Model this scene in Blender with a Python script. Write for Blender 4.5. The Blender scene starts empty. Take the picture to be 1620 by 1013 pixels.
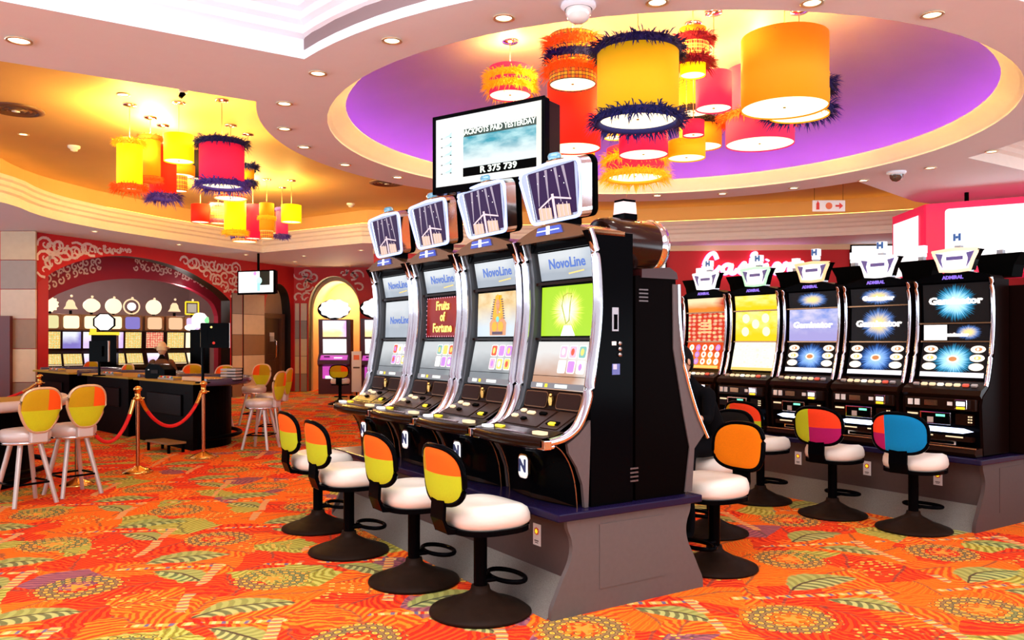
import bpy, bmesh, math, random
from mathutils import Vector, Matrix
from mathutils.geometry import delaunay_2d_cdt
random.seed(7)
S = bpy.context.scene
COL = S.collection
PI = math.pi
# ------------------------------------------------------------------ camera, world, exposure
F_PX, CX, HY, CZ = 1300.0, 810.0, 540.0, 1.5
cam_d = bpy.data.cameras.new('camera'); cam = bpy.data.objects.new('camera', cam_d); COL.objects.link(cam)
cam.location = (0, 0, CZ); cam.rotation_euler = (PI/2, 0, 0)
cam_d.sensor_width = 36; cam_d.lens = 36*F_PX/1620; cam_d.shift_y = (HY-506.5)/1620
cam_d.clip_start = .05; cam_d.clip_end = 100
S.camera = cam
S.view_settings.view_transform = 'Standard'; S.view_settings.look = 'None'
S.view_settings.gamma = 1; S.view_settings.use_curve_mapping = False
S.view_settings.exposure = 0.06
w = bpy.data.worlds.new('hall_air'); S.world = w; w.use_nodes = True
# unseen hall beyond; its cool low band is added to whiten the lower ceiling
_wt = w.node_tree; _tc = _wt.nodes.new('ShaderNodeTexCoord'); _sp = _wt.nodes.new('ShaderNodeSeparateXYZ'); _rp = _wt.nodes.new('ShaderNodeValToRGB')
_wt.links.new(_tc.outputs['Generated'], _sp.inputs[0])
_ma = _wt.nodes.new('ShaderNodeMath'); _ma.operation = 'MULTIPLY_ADD'; _ma.inputs[1].default_value = .5; _ma.inputs[2].default_value = .5
_wt.links.new(_sp.outputs[2], _ma.inputs[0]); _wt.links.new(_ma.outputs[0], _rp.inputs[0])
_cr = _rp.color_ramp; _cr.elements[0].position = .0; _cr.elements[0].color = (.30, .33, .42, 1); _cr.elements[1].position = 1; _cr.elements[1].color = (.10, .10, .11, 1)
for _p, _c in ((.34, (.35, .40, .52, 1)), (.40, (.78, .90, 1, 1)), (.495, (.78, .90, 1, 1)), (.53, (.16, .15, .16, 1))):
    _e = _cr.elements.new(_p); _e.color = _c
_wt.links.new(_rp.outputs[0], _wt.nodes['Background'].inputs[0])
_wt.nodes['Background'].inputs[1].default_value = 5.5

def area(name, loc, rot, sx, sy, power, col=(1, 1, 1)):
    d = bpy.data.lights.new(name, 'AREA'); d.shape = 'RECTANGLE'; d.size = sx; d.size_y = sy; d.energy = power; d.color = col
    o = bpy.data.objects.new(name, d); COL.objects.link(o); o.location = loc; o.rotation_euler = rot; return o
area('laylight_lamp', (-1.2, 2.2, 4.45), (0, 0, 0), 6, 4, 420, (.96, .97, 1))
area('laylight_lamp', (6.0, 2.5, 4.45), (0, 0, 0), 4, 4, 200, (.96, .97, 1))
area('laylight_lamp', (9.0, 9.3, 4.45), (0, 0, 0), 2.5, 2.5, 60, (1, .92, .95))

# ------------------------------------------------------------------ materials
MATS = {}
def nd(nt, t, **k):
    n = nt.nodes.new(t)
    for a, b in k.items(): setattr(n, a, b)
    return n
def mat(name, col, rough=.5, metal=0, em=None, es=0, spec=.5, bump=0, bscale=60, vary=0, vscale=8, coat=0, alpha=1, trans=0):
    if name in MATS: return MATS[name]
    m = bpy.data.materials.new(name); m.use_nodes = True; nt = m.node_tree
    b = nt.nodes['Principled BSDF']
    c = tuple(col)+(1,)
    b.inputs['Base Color'].default_value = c; b.inputs['Roughness'].default_value = rough
    b.inputs['Metallic'].default_value = metal; b.inputs['Specular IOR Level'].default_value = spec
    b.inputs['Coat Weight'].default_value = coat; b.inputs['Coat Roughness'].default_value = .05
    b.inputs['Transmission Weight'].default_value = trans
    if em:
        b.inputs['Emission Color'].default_value = tuple(em)+(1,); b.inputs['Emission Strength'].default_value = es
    if vary or bump:
        tc = nd(nt, 'ShaderNodeTexCoord')
    if vary:
        n = nd(nt, 'ShaderNodeTexNoise'); n.inputs['Scale'].default_value = vscale; n.inputs['Detail'].default_value = 5
        nt.links.new(tc.outputs['Object'], n.inputs['Vector'])
        mx = nd(nt, 'ShaderNodeMix', data_type='RGBA'); mx.inputs[6].default_value = tuple(max(0, x*(1-vary)) for x in col)+(1,)
        mx.inputs[7].default_value = tuple(min(1, x*(1+vary)) for x in col)+(1,)
        nt.links.new(n.outputs[0], mx.inputs[0]); nt.links.new(mx.outputs[2], b.inputs['Base Color'])
    if bump:
        n2 = nd(nt, 'ShaderNodeTexNoise'); n2.inputs['Scale'].default_value = bscale
        nt.links.new(tc.outputs['Object'], n2.inputs['Vector'])
        bp = nd(nt, 'ShaderNodeBump'); bp.inputs['Strength'].default_value = bump; bp.inputs['Distance'].default_value = .01
        nt.links.new(n2.outputs[0], bp.inputs['Height']); nt.links.new(bp.outputs[0], b.inputs['Normal'])
    MATS[name] = m; return m
def emi(name, col, s=1.0):
    return mat(name, tuple(c*.3 for c in col), .4, em=col, es=s)

# small expression language for procedural patterns
class E:
    def __init__(s, nt, v): s.nt = nt; s.v = v
    def _m(s, op, *a, **k):
        n = nd(s.nt, 'ShaderNodeMath', operation=op)
        if k.get('clamp'): n.use_clamp = True
        for i, x in enumerate((s,)+a):
            if isinstance(x, E): s.nt.links.new(x.v, n.inputs[i])
            else: n.inputs[i].default_value = x
        return E(s.nt, n.outputs[0])
    def __add__(s, o): return s._m('ADD', o)
    __radd__ = __add__
    def __sub__(s, o): return s._m('SUBTRACT', o)
    def __rsub__(s, o): return (s*-1)+o
    def __mul__(s, o): return s._m('MULTIPLY', o)
    __rmul__ = __mul__
    def __truediv__(s, o): return s._m('DIVIDE', o)
    def lt(s, o): return s._m('LESS_THAN', o)
    def gt(s, o): return s._m('GREATER_THAN', o)
    def sin(s): return s._m('SINE')
    def abs(s): return s._m('ABSOLUTE')
    def sqrt(s): return s._m('SQRT')
    def fract(s): return s._m('FRACT')
    def floor(s): return s._m('FLOOR')
    def atan2(s, o): return s._m('ARCTAN2', o)
    def min(s, o): return s._m('MINIMUM', o)
    def max(s, o): return s._m('MAXIMUM', o)
    def pow(s, o): return s._m('POWER', o)
    def sat(s): return s._m('MULTIPLY', 1.0, clamp=True)
    def step(s, a, b): return ((s-a)/(b-a)).sat()
def coords(nt, kind='Object', scale=1):
    tc = nd(nt, 'ShaderNodeTexCoord'); sp = nd(nt, 'ShaderNodeSeparateXYZ'); nt.links.new(tc.outputs[kind], sp.inputs[0])
    return [E(nt, sp.outputs[i])*scale for i in range(3)], tc.outputs[kind]
def vec(nt, x, y, z=0):
    c = nd(nt, 'ShaderNodeCombineXYZ')
    for i, q in enumerate((x, y, z)):
        if isinstance(q, E): nt.links.new(q.v, c.inputs[i])
        else: c.inputs[i].default_value = q
    return c.outputs[0]
def noise(nt, v, scale, detail=2, rough=.5):
    n = nd(nt, 'ShaderNodeTexNoise'); n.inputs['Scale'].default_value = scale; n.inputs['Detail'].default_value = detail
    n.inputs['Roughness'].default_value = rough; nt.links.new(v, n.inputs['Vector']); return E(nt, n.outputs[0])
def colmix(nt, a, b, f):
    n = nd(nt, 'ShaderNodeMix', data_type='RGBA')
    nt.links.new(f.v, n.inputs[0])
    for i, x in ((6, a), (7, b)):
        if isinstance(x, tuple): n.inputs[i].default_value = x+(1,)
        else: nt.links.new(x, n.inputs[i])
    return n.outputs[2]

def carpet_mat():
    m = bpy.data.materials.new('patterned_carpet'); m.use_nodes = True; nt = m.node_tree; b = nt.nodes['Principled BSDF']
    (x0, y0, z0), vv = coords(nt)
    t = math.radians(8); P = 1.15
    xr = (x0*math.cos(t)+y0*math.sin(t))/P; yr = (y0*math.cos(t)-x0*math.sin(t))/P
    base = vec(nt, xr, yr)
    w1 = noise(nt, base, 2.6, 3)-.5; w2 = noise(nt, vec(nt, xr+7.3, yr+2.1), 2.6, 3)-.5; fine = noise(nt, base, 14, 3)-.5
    x = xr+w1*.10; y = yr+w2*.10
    row = y.floor(); xs = x+row*.5
    fx = xs.fract()-.5; fy = y.fract()-.5
    # feather patches: one random direction and dye per cell
    def patches(scale, freq, off, seedx):
        px = x+w2*.16+seedx+fine*.05; py = y+w1*.16+fine*.05
        vo = nd(nt, 'ShaderNodeTexVoronoi'); vo.inputs['Scale'].default_value = scale; vo.inputs['Randomness'].default_value = .85
        nt.links.new(vec(nt, px, py), vo.inputs['Vector'])
        sc_ = nd(nt, 'ShaderNodeSeparateXYZ'); nt.links.new(vo.outputs['Color'], sc_.inputs[0])
        sp_ = nd(nt, 'ShaderNodeSeparateXYZ'); nt.links.new(vo.outputs['Position'], sp_.inputs[0])
        r1, r2 = E(nt, sc_.outputs[0]), E(nt, sc_.outputs[1])
        dx = px-E(nt, sp_.outputs[0]); dy = py-E(nt, sp_.outputs[1])
        a = r1*2*PI; ca = (a+PI/2).sin(); sa = a.sin()
        u = dx*ca+dy*sa; v = dy*ca-dx*sa
        bend = u+v*v*2.2
        bar = ((bend-v.abs()*1.15)*freq+fine*2.2).sin()
        rib = v.abs().step(.012, .004)
        return r2, bar, rib
    r2, bar, rib = patches(3.1, 125, 0, 0)
    A = colmix(nt, (.72, .018, .007), (.88, .075, .007), r2.gt(.36)); A = colmix(nt, A, (.95, .20, .010), r2.gt(.55))
    A = colmix(nt, A, (.34, .31, .035), r2.gt(.80)); A = colmix(nt, A, (.24, .07, .12), r2.gt(.925))
    B = colmix(nt, (.90, .09, .012), (.97, .26, .018), r2.gt(.36)); B = colmix(nt, B, (.82, .10, .008), r2.gt(.55))
    B = colmix(nt, B, (.60, .52, .11), r2.gt(.80)); B = colmix(nt, B, (.42, .13, .12), r2.gt(.925))
    c = colmix(nt, A, B, bar.step(-.2, .5)*.85)
    c = colmix(nt, c, (.22, .04, .02), bar.step(-.72, -1.0)*.5)
    c = colmix(nt, c, (.07, .06, .04), rib*.6)
    # big green palm leaves with curved pale ribs, two per tile
    def leaf(c, cx, cy, ang, L, W, freq):
        dx = fx-cx; dy = fy-cy; ca, sa = math.cos(ang), math.sin(ang)
        u = dx*ca+dy*sa; v = dy*ca-dx*sa+u*u*1.3
        edge = (v/W).abs()+(u/L)*(u/L)+fine*.5
        mask = edge.step(1.0, .86)
        bar = ((u+v*v*5-v.abs()*.9)*freq*2*PI).sin()
        cc = colmix(nt, (.13, .17, .06), (.47, .50, .16), bar.step(-.3, .3)); cc = colmix(nt, cc, (.33, .36, .08), v.gt(0)*.65)
        cc = colmix(nt, cc, (.04, .05, .03), v.abs().step(.010, .004))
        return colmix(nt, c, cc, mask*.93)
    c = leaf(c, -.25, -.30, .35, .25, .13, 17)
    c = leaf(c, .33, .30, -.7, .20, .10, 19)
    # circles of yellow beads round a star
    dx = fx+.17; dy = fy-.14
    r = (dx*dx+dy*dy).sqrt(); a = dy.atan2(dx)
    k = 23
    ringn = (r*k).floor(); rf = (r*k).fract()-.5
    cnt = ringn*5+3
    af = (a/(2*PI)*cnt+ringn*.37).fract()-.5
    ax = af*(r*2*PI*k)/cnt
    bd = (ax*ax*.55+rf*rf).sqrt()
    inr = (r+fine*.05).step(.235, .22)*r.step(.06, .07)
    c = colmix(nt, c, (.16, .17, .07), (r+fine*.04).step(.20, .18)*r.step(.11, .12)*.8)
    c = colmix(nt, c, (.07, .05, .03), bd.step(.40, .36)*inr*.9)
    c = colmix(nt, c, (.96, .48, .06), bd.step(.29, .25)*inr)
    c = colmix(nt, c, (.85, .16, .02), bd.step(.12, .09)*inr)
    star = (r*(1.0+(a*5).sin()*.35)).step(.045, .035)
    c = colmix(nt, c, (.90, .30, .04), star)
    # loose beads
    vo = nd(nt, 'ShaderNodeTexVoronoi'); vo.inputs['Scale'].default_value = 19; vo.inputs['Randomness'].default_value = .45
    nt.links.new(vec(nt, x, y*1.25), vo.inputs['Vector']); vd = E(nt, vo.outputs['Distance'])
    dm = ((fx-.20)*(fx-.20)+(fy+.12)*(fy+.12)*1.6).sqrt(); dmask = (dm+w1*.25+fine*.06).step(.2, .18)
    c = colmix(nt, c, (.28, .09, .03), vd.step(.38, .34)*dmask*.8)
    c = colmix(nt, c, (.97, .52, .07), vd.step(.30, .26)*dmask)
    c = colmix(nt, c, (.90, .20, .03), vd.step(.13, .1)*dmask)
    # short striped ribbons
    def band(c, coord, along, half, fr, off, gate):
        m1 = coord.abs().step(half, half-.006)*gate
        k_ = (along*fr+off).fract()
        cc = colmix(nt, (.93, .42, .08), (.12, .14, .22), k_.step(.22, .26)*k_.step(.44, .40)); cc = colmix(nt, cc, (.75, .04, .01), k_.step(.50, .54)*k_.step(.72, .68))
        cc = colmix(nt, cc, (.90, .62, .22), k_.step(.80, .84))
        return colmix(nt, c, cc, m1*.9)
    c = band(c, fy-.46, xs, .022, 9, 0, (w1+fx*.3).gt(-.06))
    c = band(c, fx-.46, y, .03, 19, .3, (w2+fy*.35).gt(-.02))
    g = noise(nt, vv, 260, 2)
    c = colmix(nt, c, (.10, .02, .01), ((g-.42)*-2.6).sat())
    nt.links.new(c, b.inputs['Base Color'])
    b.inputs['Roughness'].default_value = .95; b.inputs['Specular IOR Level'].default_value = .1
    bp = nd(nt, 'ShaderNodeBump'); bp.inputs['Strength'].default_value = .5; bp.inputs['Distance'].default_value = .004
    nt.links.new(g.v, bp.inputs['Height']); nt.links.new(bp.outputs[0], b.inputs['Normal'])
    return m

def art(name, kind, cols, s=1.2):
    """lit screen pictures from the surface's own generated coordinates: x = across, z = up"""
    if name in MATS: return MATS[name]
    m = bpy.data.materials.new(name); m.use_nodes = True; nt = m.node_tree; b = nt.nodes['Principled BSDF']
    uvn = nd(nt, 'ShaderNodeUVMap'); sp = nd(nt, 'ShaderNodeSeparateXYZ'); nt.links.new(uvn.outputs[0], sp.inputs[0])
    x = E(nt, sp.outputs[0]); y = E(nt, sp.outputs[1]); v = uvn.outputs[0]
    if kind == 'burst':
        dx = (x-.5)*1.5; dy = y-.5; r = (dx*dx+dy*dy).sqrt(); a = dy.atan2(dx)
        ray = noise(nt, vec(nt, a*6, r*.6), 3.0, 2)
        c = colmix(nt, cols[0], cols[1], (r+ray*.35-.18).step(.12, .34))
        c = colmix(nt, c, cols[2], (r+ray*.45-.2).step(.30, .48))
    elif kind == 'cloud':
        n = noise(nt, v, 3.2, 4)
        c = colmix(nt, cols[0], cols[1], n.step(.35, .6)); c = colmix(nt, c, cols[2], (y+n*.4).step(.9, .4))
    elif kind == 'rays':
        a = (y-1.1).atan2(x-.55); n = noise(nt, vec(nt, a*9, 0), 2.5, 1)
        c = colmix(nt, cols[0], cols[1], n.step(.5, .68)*y.step(.1, .8)); c = colmix(nt, c, cols[2], y.step(.35, 0))
    elif kind == 'grad':
        n = noise(nt, v, 2.5, 2)
        c = colmix(nt, cols[0], cols[1], (y+n*.3-.15).step(.25, .75)); c = colmix(nt, c, cols[2], (x*x*.6+n*.4).step(.5, .8))
    elif kind == 'game':
        vo = nd(nt, 'ShaderNodeTexVoronoi'); vo.inputs['Scale'].default_value = 7; vo.inputs['Randomness'].default_value = .25
        nt.links.new(v, vo.inputs['Vector']); d = E(nt, vo.outputs['Distance'])
        n = noise(nt, v, 6, 3)
        c = colmix(nt, cols[0], cols[1], d.step(.5, .3)); c = colmix(nt, c, cols[2], (n*1.2-d).step(.25, .5))
    nt.links.new(c, b.inputs['Emission Color']); b.inputs['Emission Strength'].default_value = s
    b.inputs['Base Color'].default_value = (.01, .01, .01, 1); b.inputs['Roughness'].default_value = .25; b.inputs['Specular IOR Level'].default_value = .08
    MATS[name] = m; return m

BLACK = mat('black_gloss', (.0015, .0015, .002), .12, spec=.015)
MATTE = mat('black_matte', (.001, .001, .001), .6, spec=.01)
CHROME = mat('polished_chrome', (.82, .82, .86), .09, 1)
GREYT = mat('grey_brown_laminate', (.085, .06, .058), .55, vary=.12, vscale=40)
LAM = mat('plinth_laminate', (.105, .085, .08), .6, vary=.12, vscale=30)
LAMB = mat('brown_laminate', (.06, .035, .03), .6, vary=.12, vscale=30)
SLAB = mat('dark_violet_edge', (.009, .005, .03), .25, spec=.2)
KICK = mat('grey_carpet', (.16, .145, .125), .95, vary=.5, vscale=160)
BRONZE = mat('bronze_gloss', (.26, .13, .065), .18, .8)
DKBROWN = mat('dark_brown_deck', (.013, .0045, .0025), .2, spec=.06)
WHITEV = mat('cream_vinyl', (.82, .76, .66), .35, bump=.1, bscale=25)
BASEM = mat('stool_base_brown', (.016, .008, .005), .42, vary=.3, vscale=20, spec=.04)
ORANGE = mat('orange_fabric', (.95, .17, .01), .85, bump=.2, bscale=300)
PORANGE = mat('bright_orange_fabric', (1.0, .24, .0), .85, bump=.2, bscale=300)
LIME = mat('lime_fabric', (.46, .58, .02), .85, bump=.2, bscale=300)
OCHRE = mat('ochre_fabric', (.52, .30, .01), .85, bump=.2, bscale=300)
MAGENTA = mat('magenta_fabric', (.42, .01, .12), .85, bump=.2, bscale=300)
BLUEF = mat('blue_fabric', (.0, .22, .50), .85, bump=.2, bscale=300)
GOLD = mat('brass', (.85, .52, .14), .22, 1)
COPPER = mat('copper_pole', (.55, .22, .10), .25, 1)
REDR = mat('red_velvet', (.75, .01, .01), .8)
SILVER = mat('silver_leg', (.62, .56, .52), .35, .5)
SILV = mat('silver_vinyl', (.66, .58, .54), .35, .25)
GOLDRIM = mat('gold_rim', (.70, .50, .30), .35, .5)
WHITEC = mat('white_plaster', (.82, .85, .92), .7, vary=.02)
CREAMC = mat('cream_moulding', (.84, .72, .64), .7, vary=.05)
YCEIL = mat('cove_lit_ceiling', (.66, .40, .15), .6, vary=.08, vscale=1.5)  # cream ceiling with the yellow cove light put into its colour
DOMEM = mat('dome_plaster', (.23, .15, .15), .6, vary=.12, vscale=2)
REDW = mat('red_wall_paint', (.55, .008, .012), .6)
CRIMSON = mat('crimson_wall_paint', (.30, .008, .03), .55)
MAUVE = mat('mauve_wall', (.34, .23, .22), .6, vary=.1, vscale=3)
WHITEP = mat('white_scroll_paint', (.80, .60, .55), .6)
TILES = [mat('tile_beige', (.62, .46, .34), .4, vary=.1), mat('tile_taupe', (.30, .22, .18), .4, vary=.1), mat('tile_tan', (.52, .36, .22), .4, vary=.1),
         mat('tile_brown', (.30, .15, .07), .4, vary=.1), mat('tile_sand', (.70, .50, .30), .4, vary=.1)]
W_E = emi('lit_white', (1, .97, .97), 1.25)
BW_E = emi('lit_cool_white', (.72, .78, 1), 2.2)
WARM_E = emi('lit_warm', (1, .80, .45), 6)
PAPER = mat('paper_white', (.85, .83, .8), .6)

# ------------------------------------------------------------------ mesh builder
class MB:
    def __init__(s): s.v = []; s.f = []; s.fm = []; s.sm = []; s.uv = {}; s.mats = []; s.M = Matrix()
    def mi(s, m):
        if m not in s.mats: s.mats.append(m)
        return s.mats.index(m)
    def add(s, vs, fs, m, smooth=False, uvs=None):
        o = len(s.v); k = s.mi(m)
        s.v += [tuple(s.M @ Vector(p)) for p in vs]
        for i, f in enumerate(fs):
            if uvs: s.uv[len(s.f)] = [uvs[j] for j in f]
            s.f.append([o+j for j in f]); s.fm.append(k); s.sm.append(smooth)
        return s
    def quad(s, pts, m):
        return s.add(pts, [list(range(len(pts)))], m, False, [(0, 0), (1, 0), (1, 1), (0, 1)] if len(pts) == 4 else None)
    def box(s, c, d, m):
        x, y, z = c; a, b, e = d[0]/2, d[1]/2, d[2]/2
        vs = [(x+i*a, y+j*b, z+k*e) for i in (-1, 1) for j in (-1, 1) for k in (-1, 1)]
        return s.add(vs, [(0, 1, 3, 2), (4, 6, 7, 5), (0, 4, 5, 1), (2, 3, 7, 6), (0, 2, 6, 4), (1, 5, 7, 3)], m)
    def prism(s, outline, x0, x1, m, axis='x', smooth=False, capm=None):
        """outline in the plane normal to axis: x -> (y,z), y -> (x,z), z -> (x,y)"""
        def P(q, t): return {'x': (t, q[0], q[1]), 'y': (q[0], t, q[1]), 'z': (q[0], q[1], t)}[axis]
        n = len(outline)
        vs = [P(q, x0) for q in outline]+[P(q, x1) for q in outline]
        s.add(vs, [(i, (i+1) % n, n+(i+1) % n, n+i) for i in range(n)], m, smooth)
        s.add(vs, [list(range(n))[::-1], list(range(n, 2*n))], capm or m)
        return s
    def sheet(s, prof, x0, x1, m, smooth=True, thick=.01, bulge=None, nx=1):
        """strip following a (y,z) profile, spanning x; bulge(x)->dy"""
        vs = []; n = len(prof)
        for j in range(nx+1):
            t = j/nx; x = x0+(x1-x0)*t; dy = bulge(t) if bulge else 0
            vs += [(x, p[0]+dy, p[1]) for p in prof]
        uv = [(j/nx, 1-i/(n-1)) for j in range(nx+1) for i in range(n)]
        fs = [(j*n+i, j*n+i+1, (j+1)*n+i+1, (j+1)*n+i) for j in range(nx) for i in range(n-1)]
        return s.add(vs, fs, m, smooth, uv)
    def lathe(s, prof, m, n=28, c=(0, 0, 0), smooth=True, sx=1, sy=1):
        vs = []; k = len(prof)
        for i in range(n):
            a = 2*PI*i/n
            vs += [(c[0]+r*math.cos(a)*sx, c[1]+r*math.sin(a)*sy, c[2]+z) for r, z in prof]
        fs = [(i*k+j, ((i+1) % n)*k+j, ((i+1) % n)*k+j+1, i*k+j+1) for i in range(n) for j in range(k-1)]
        return s.add(vs, fs, m, smooth)
    def tube(s, pts, r, m, n=8, closed=False, flat=1, cap=True):
        pts = [Vector(p) for p in pts]; N = len(pts); vs = []
        ref = Vector((0, 0, 1))
        for i, p in enumerate(pts):
            a = pts[(i-1) % N] if (closed or i > 0) else p; b = pts[(i+1) % N] if (closed or i < N-1) else p
            t = (b-a).normalized()
            rr = ref if abs(t.dot(ref)) < .98 else Vector((1, 0, 0))
            u = t.cross(rr).normalized(); q = u.cross(t).normalized()
            rad = r[i] if isinstance(r, (list, tuple)) else r
            for j in range(n):
                an = 2*PI*j/n; vs.append(tuple(p+u*rad*math.cos(an)*flat+q*rad*math.sin(an)))
        R = N if closed else N-1
        fs = [(i*n+j, i*n+(j+1) % n, ((i+1) % N)*n+(j+1) % n, ((i+1) % N)*n+j) for i in range(R) for j in range(n)]
        s.add(vs, fs, m, True)
        if not closed and cap:
            s.add(vs, [list(range(n))[::-1], [(N-1)*n+j for j in range(n)]], m)
        return s
    def disc(s, c, r, m, n=24, ry=None, plane='z'):
        ry = ry or r; vs = []
        for i in range(n):
            a = 2*PI*i/n; p, q = r*math.cos(a), ry*math.sin(a)
            vs.append({'z': (c[0]+p, c[1]+q, c[2]), 'y': (c[0]+p, c[1], c[2]+q)}[plane])
        return s.add(vs, [list(range(n))], m, False, [(.5+.5*math.cos(2*PI*i/n), .5+.5*math.sin(2*PI*i/n)) for i in range(n)])
    def ball(s, c, r, m, n=14, sx=1, sy=1, sz=1):
        prof = [(max(r*math.sin(PI*i/10), 1e-4), -r*sz*math.cos(PI*i/10)) for i in range(11)]
        return s.lathe(prof, m, n, c, True, sx, sy)
    def text(s, txt, size, m, at=(0, 0, 0), mtx=None, depth=.002, bold=0, align='CENTER', shear=0, width=None):
        """lettering in the local xz plane, facing -y"""
        vs, fs, bb = text_mesh(txt, size, depth, bold, align, shear)
        k = 1
        if width and bb > 0: k = width/bb
        T = Matrix.Translation(at) @ (mtx or Matrix()) @ Matrix.Rotation(PI/2, 4, 'X') @ Matrix.Diagonal((k, 1, 1, 1))
        return s.add([tuple(T @ Vector(p)) for p in vs], fs, m)
    def build(s, name, parent=None, loc=None, rotz=None, bevel=0, matrix=None):
        me = bpy.data.meshes.new(name); me.from_pydata(s.v, [], s.f)
        for m in s.mats: me.materials.append(m)
        me.polygons.foreach_set('material_index', s.fm); me.polygons.foreach_set('use_smooth', s.sm)
        if s.uv:
            ul = me.uv_layers.new(name='UVMap')
            for fi, uvs in s.uv.items():
                p = me.polygons[fi]
                for li, q in zip(p.loop_indices, uvs): ul.data[li].uv = q
        me.update()
        o = bpy.data.objects.new(name, me); COL.objects.link(o)
        if parent: o.parent = parent
        if loc: o.location = loc
        if rotz is not None: o.rotation_euler.z = rotz
        if bevel:
            b = o.modifiers.new('soft_edges', 'BEVEL'); b.width = bevel; b.segments = 2; b.limit_method = 'ANGLE'
        return o
TC = {}
def text_mesh(txt, size, depth, bold, align, shear=0):
    key = (txt, size, depth, bold, align, shear)
    if key in TC: return TC[key]
    c = bpy.data.curves.new('t', 'FONT'); c.body = txt; c.size = size; c.extrude = depth; c.offset = bold; c.align_x = align; c.align_y = 'CENTER'; c.resolution_u = 2; c.shear = shear
    o = bpy.data.objects.new('t', c); COL.objects.link(o)
    bpy.context.view_layer.update()
    dg = bpy.context.evaluated_depsgraph_get(); me = bpy.data.meshes.new_from_object(o.evaluated_get(dg))
    vs = [tuple(v.co) for v in me.vertices]; fs = [list(p.vertices) for p in me.polygons]
    xs = [v[0] for v in vs] or [0]
    bpy.data.objects.remove(o); bpy.data.curves.remove(c); bpy.data.meshes.remove(me)
    TC[key] = (vs, fs, max(xs)-min(xs)); return TC[key]

def tag(o, label=None, cat=None, group=None, kind=None):
    if label: o['label'] = label
    if cat: o['category'] = cat
    if group: o['group'] = group
    if kind: o['kind'] = kind
    return o
def thing(name, label, cat, loc=(0, 0, 0), rotz=0, group=None):
    o = bpy.data.objects.new(name, None); COL.objects.link(o); o.location = loc; o.rotation_euler = (0, 0, rotz)
    o.empty_display_size = .1
    return tag(o, label, cat, group)
def dup(o, parent=None):
    c = o.copy(); COL.objects.link(c)
    if parent: c.parent = parent; c.matrix_parent_inverse = o.matrix_parent_inverse.copy()
    for ch in [q for q in bpy.data.objects if q.parent == o]: dup(ch, c)
    return c
def copy_thing(src, label, loc, rotz, group=None):
    c = dup(src); c.location = loc; c.rotation_euler = (0, 0, rotz); c['label'] = label
    if group: c['group'] = group
    return c
def PX(x, y, Y): return Vector(((x-CX)/F_PX*Y, Y, CZ-(y-HY)*Y/F_PX))
def FL(x, y):
    Y = CZ*F_PX/(y-HY); return Vector(((x-CX)/F_PX*Y, Y, 0))
def CE(x, y, z):
    Y = (z-CZ)*F_PX/(HY-y); return Vector(((x-CX)/F_PX*Y, Y, z))
def rrect(w, h, r, n=5, cx=0, cz=0):
    out = []
    for qx, qz, a0 in ((w/2-r, h/2-r, 0), (-w/2+r, h/2-r, PI/2), (-w/2+r, -h/2+r, PI), (w/2-r, -h/2+r, 1.5*PI)):
        for i in range(n+1):
            a = a0+PI/2*i/n; out.append((cx+qx+r*math.cos(a), cz+qz+r*math.sin(a)))
    return out
TH = math.radians(33); CU, SU = math.cos(TH), math.sin(TH)
def ISL(O, u, v, z=0): return Vector((O[0]+u*CU-v*SU, O[1]+u*SU+v*CU, z))
O1 = (.185, 4.38); O2 = (3.59, 6.39)
RF = TH-PI/2          # machine facing -u : local +y = u
RB = TH+PI/2          # machine facing +u
# ------------------------------------------------------------------ shell
ZS, ZU = 3.7, 4.5
b = MB(); b.quad([(-16, -5, 0), (16, -5, 0), (16, 30, 0), (-16, 30, 0)], carpet_mat())
tag(b.build('floor'), kind='structure')
DC = Vector((1.51, 8.87)); RD = 3.42; RO = 4.08
def arc(r, a0, a1, n):
    return [(DC.x+r*math.cos(math.radians(a0+(a1-a0)*i/n)), DC.y+r*math.sin(math.radians(a0+(a1-a0)*i/n))) for i in range(n+1)]
Uv = Vector((CU, SU))
C1 = Vector((-1.65, 6.38)); aC1 = math.degrees(math.atan2(C1.y-DC.y, C1.x-DC.x)) % 360
rN = (C1-DC).length
arcN = arc(rN-.04, aC1, 322, 30); C2 = Vector(arcN[-1])
holeN = [tuple(C1-Uv*9)] + arcN + [tuple(C2+Uv*5), (12, -3.5), (-12, -3.5)]
e1 = Vector((-2.37, 7.53)); aE = math.degrees(math.atan2(e1.y-DC.y, e1.x-DC.x)) % 360
arcL = arc(RO, 37, aE, 50)
def soft(pts, k=2):
    for _ in range(k):
        q = []
        for i in range(len(pts)-1):
            a, c = Vector(pts[i]), Vector(pts[i+1]); q += [tuple(a*.75+c*.25), tuple(a*.25+c*.75)]
        pts = [pts[0]]+q+[pts[-1]]
    return pts
left_edge = soft([(-9.8, 8.5), (-8.6, 11.5), (-7.95, 12.9), (-8.35, 14.6), (-8.0, 16.25)])
far_edge = [(-7.47, 17.65), (-6.2, 20.4)] + soft([(-3.37, 18.45), (.3, 18.9), (3.2, 18.3), (6.5, 17.3), (8.3, 16.4)])
holeL = arcL + [tuple(e1-Uv*8.4)] + left_edge + far_edge + [(8.8, 14.4), (6.35, 12.95)]
arcR = arc(RO, -18, 14, 10)
holeR = arcR + [tuple(Vector(arcR[-1])+Uv*4.5), (11.5, 8.0), tuple(Vector(arcR[0])+Uv*3)]
holeD = arc(RD, 0, 355, 71)
def inside(p, poly):
    c = False; n = len(poly)
    for i in range(n):
        x1, y1 = poly[i]; x2, y2 = poly[(i+1) % n]
        if (y1 > p[1]) != (y2 > p[1]) and p[0] < (x2-x1)*(p[1]-y1)/(y2-y1)+x1: c = not c
    return c
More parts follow.
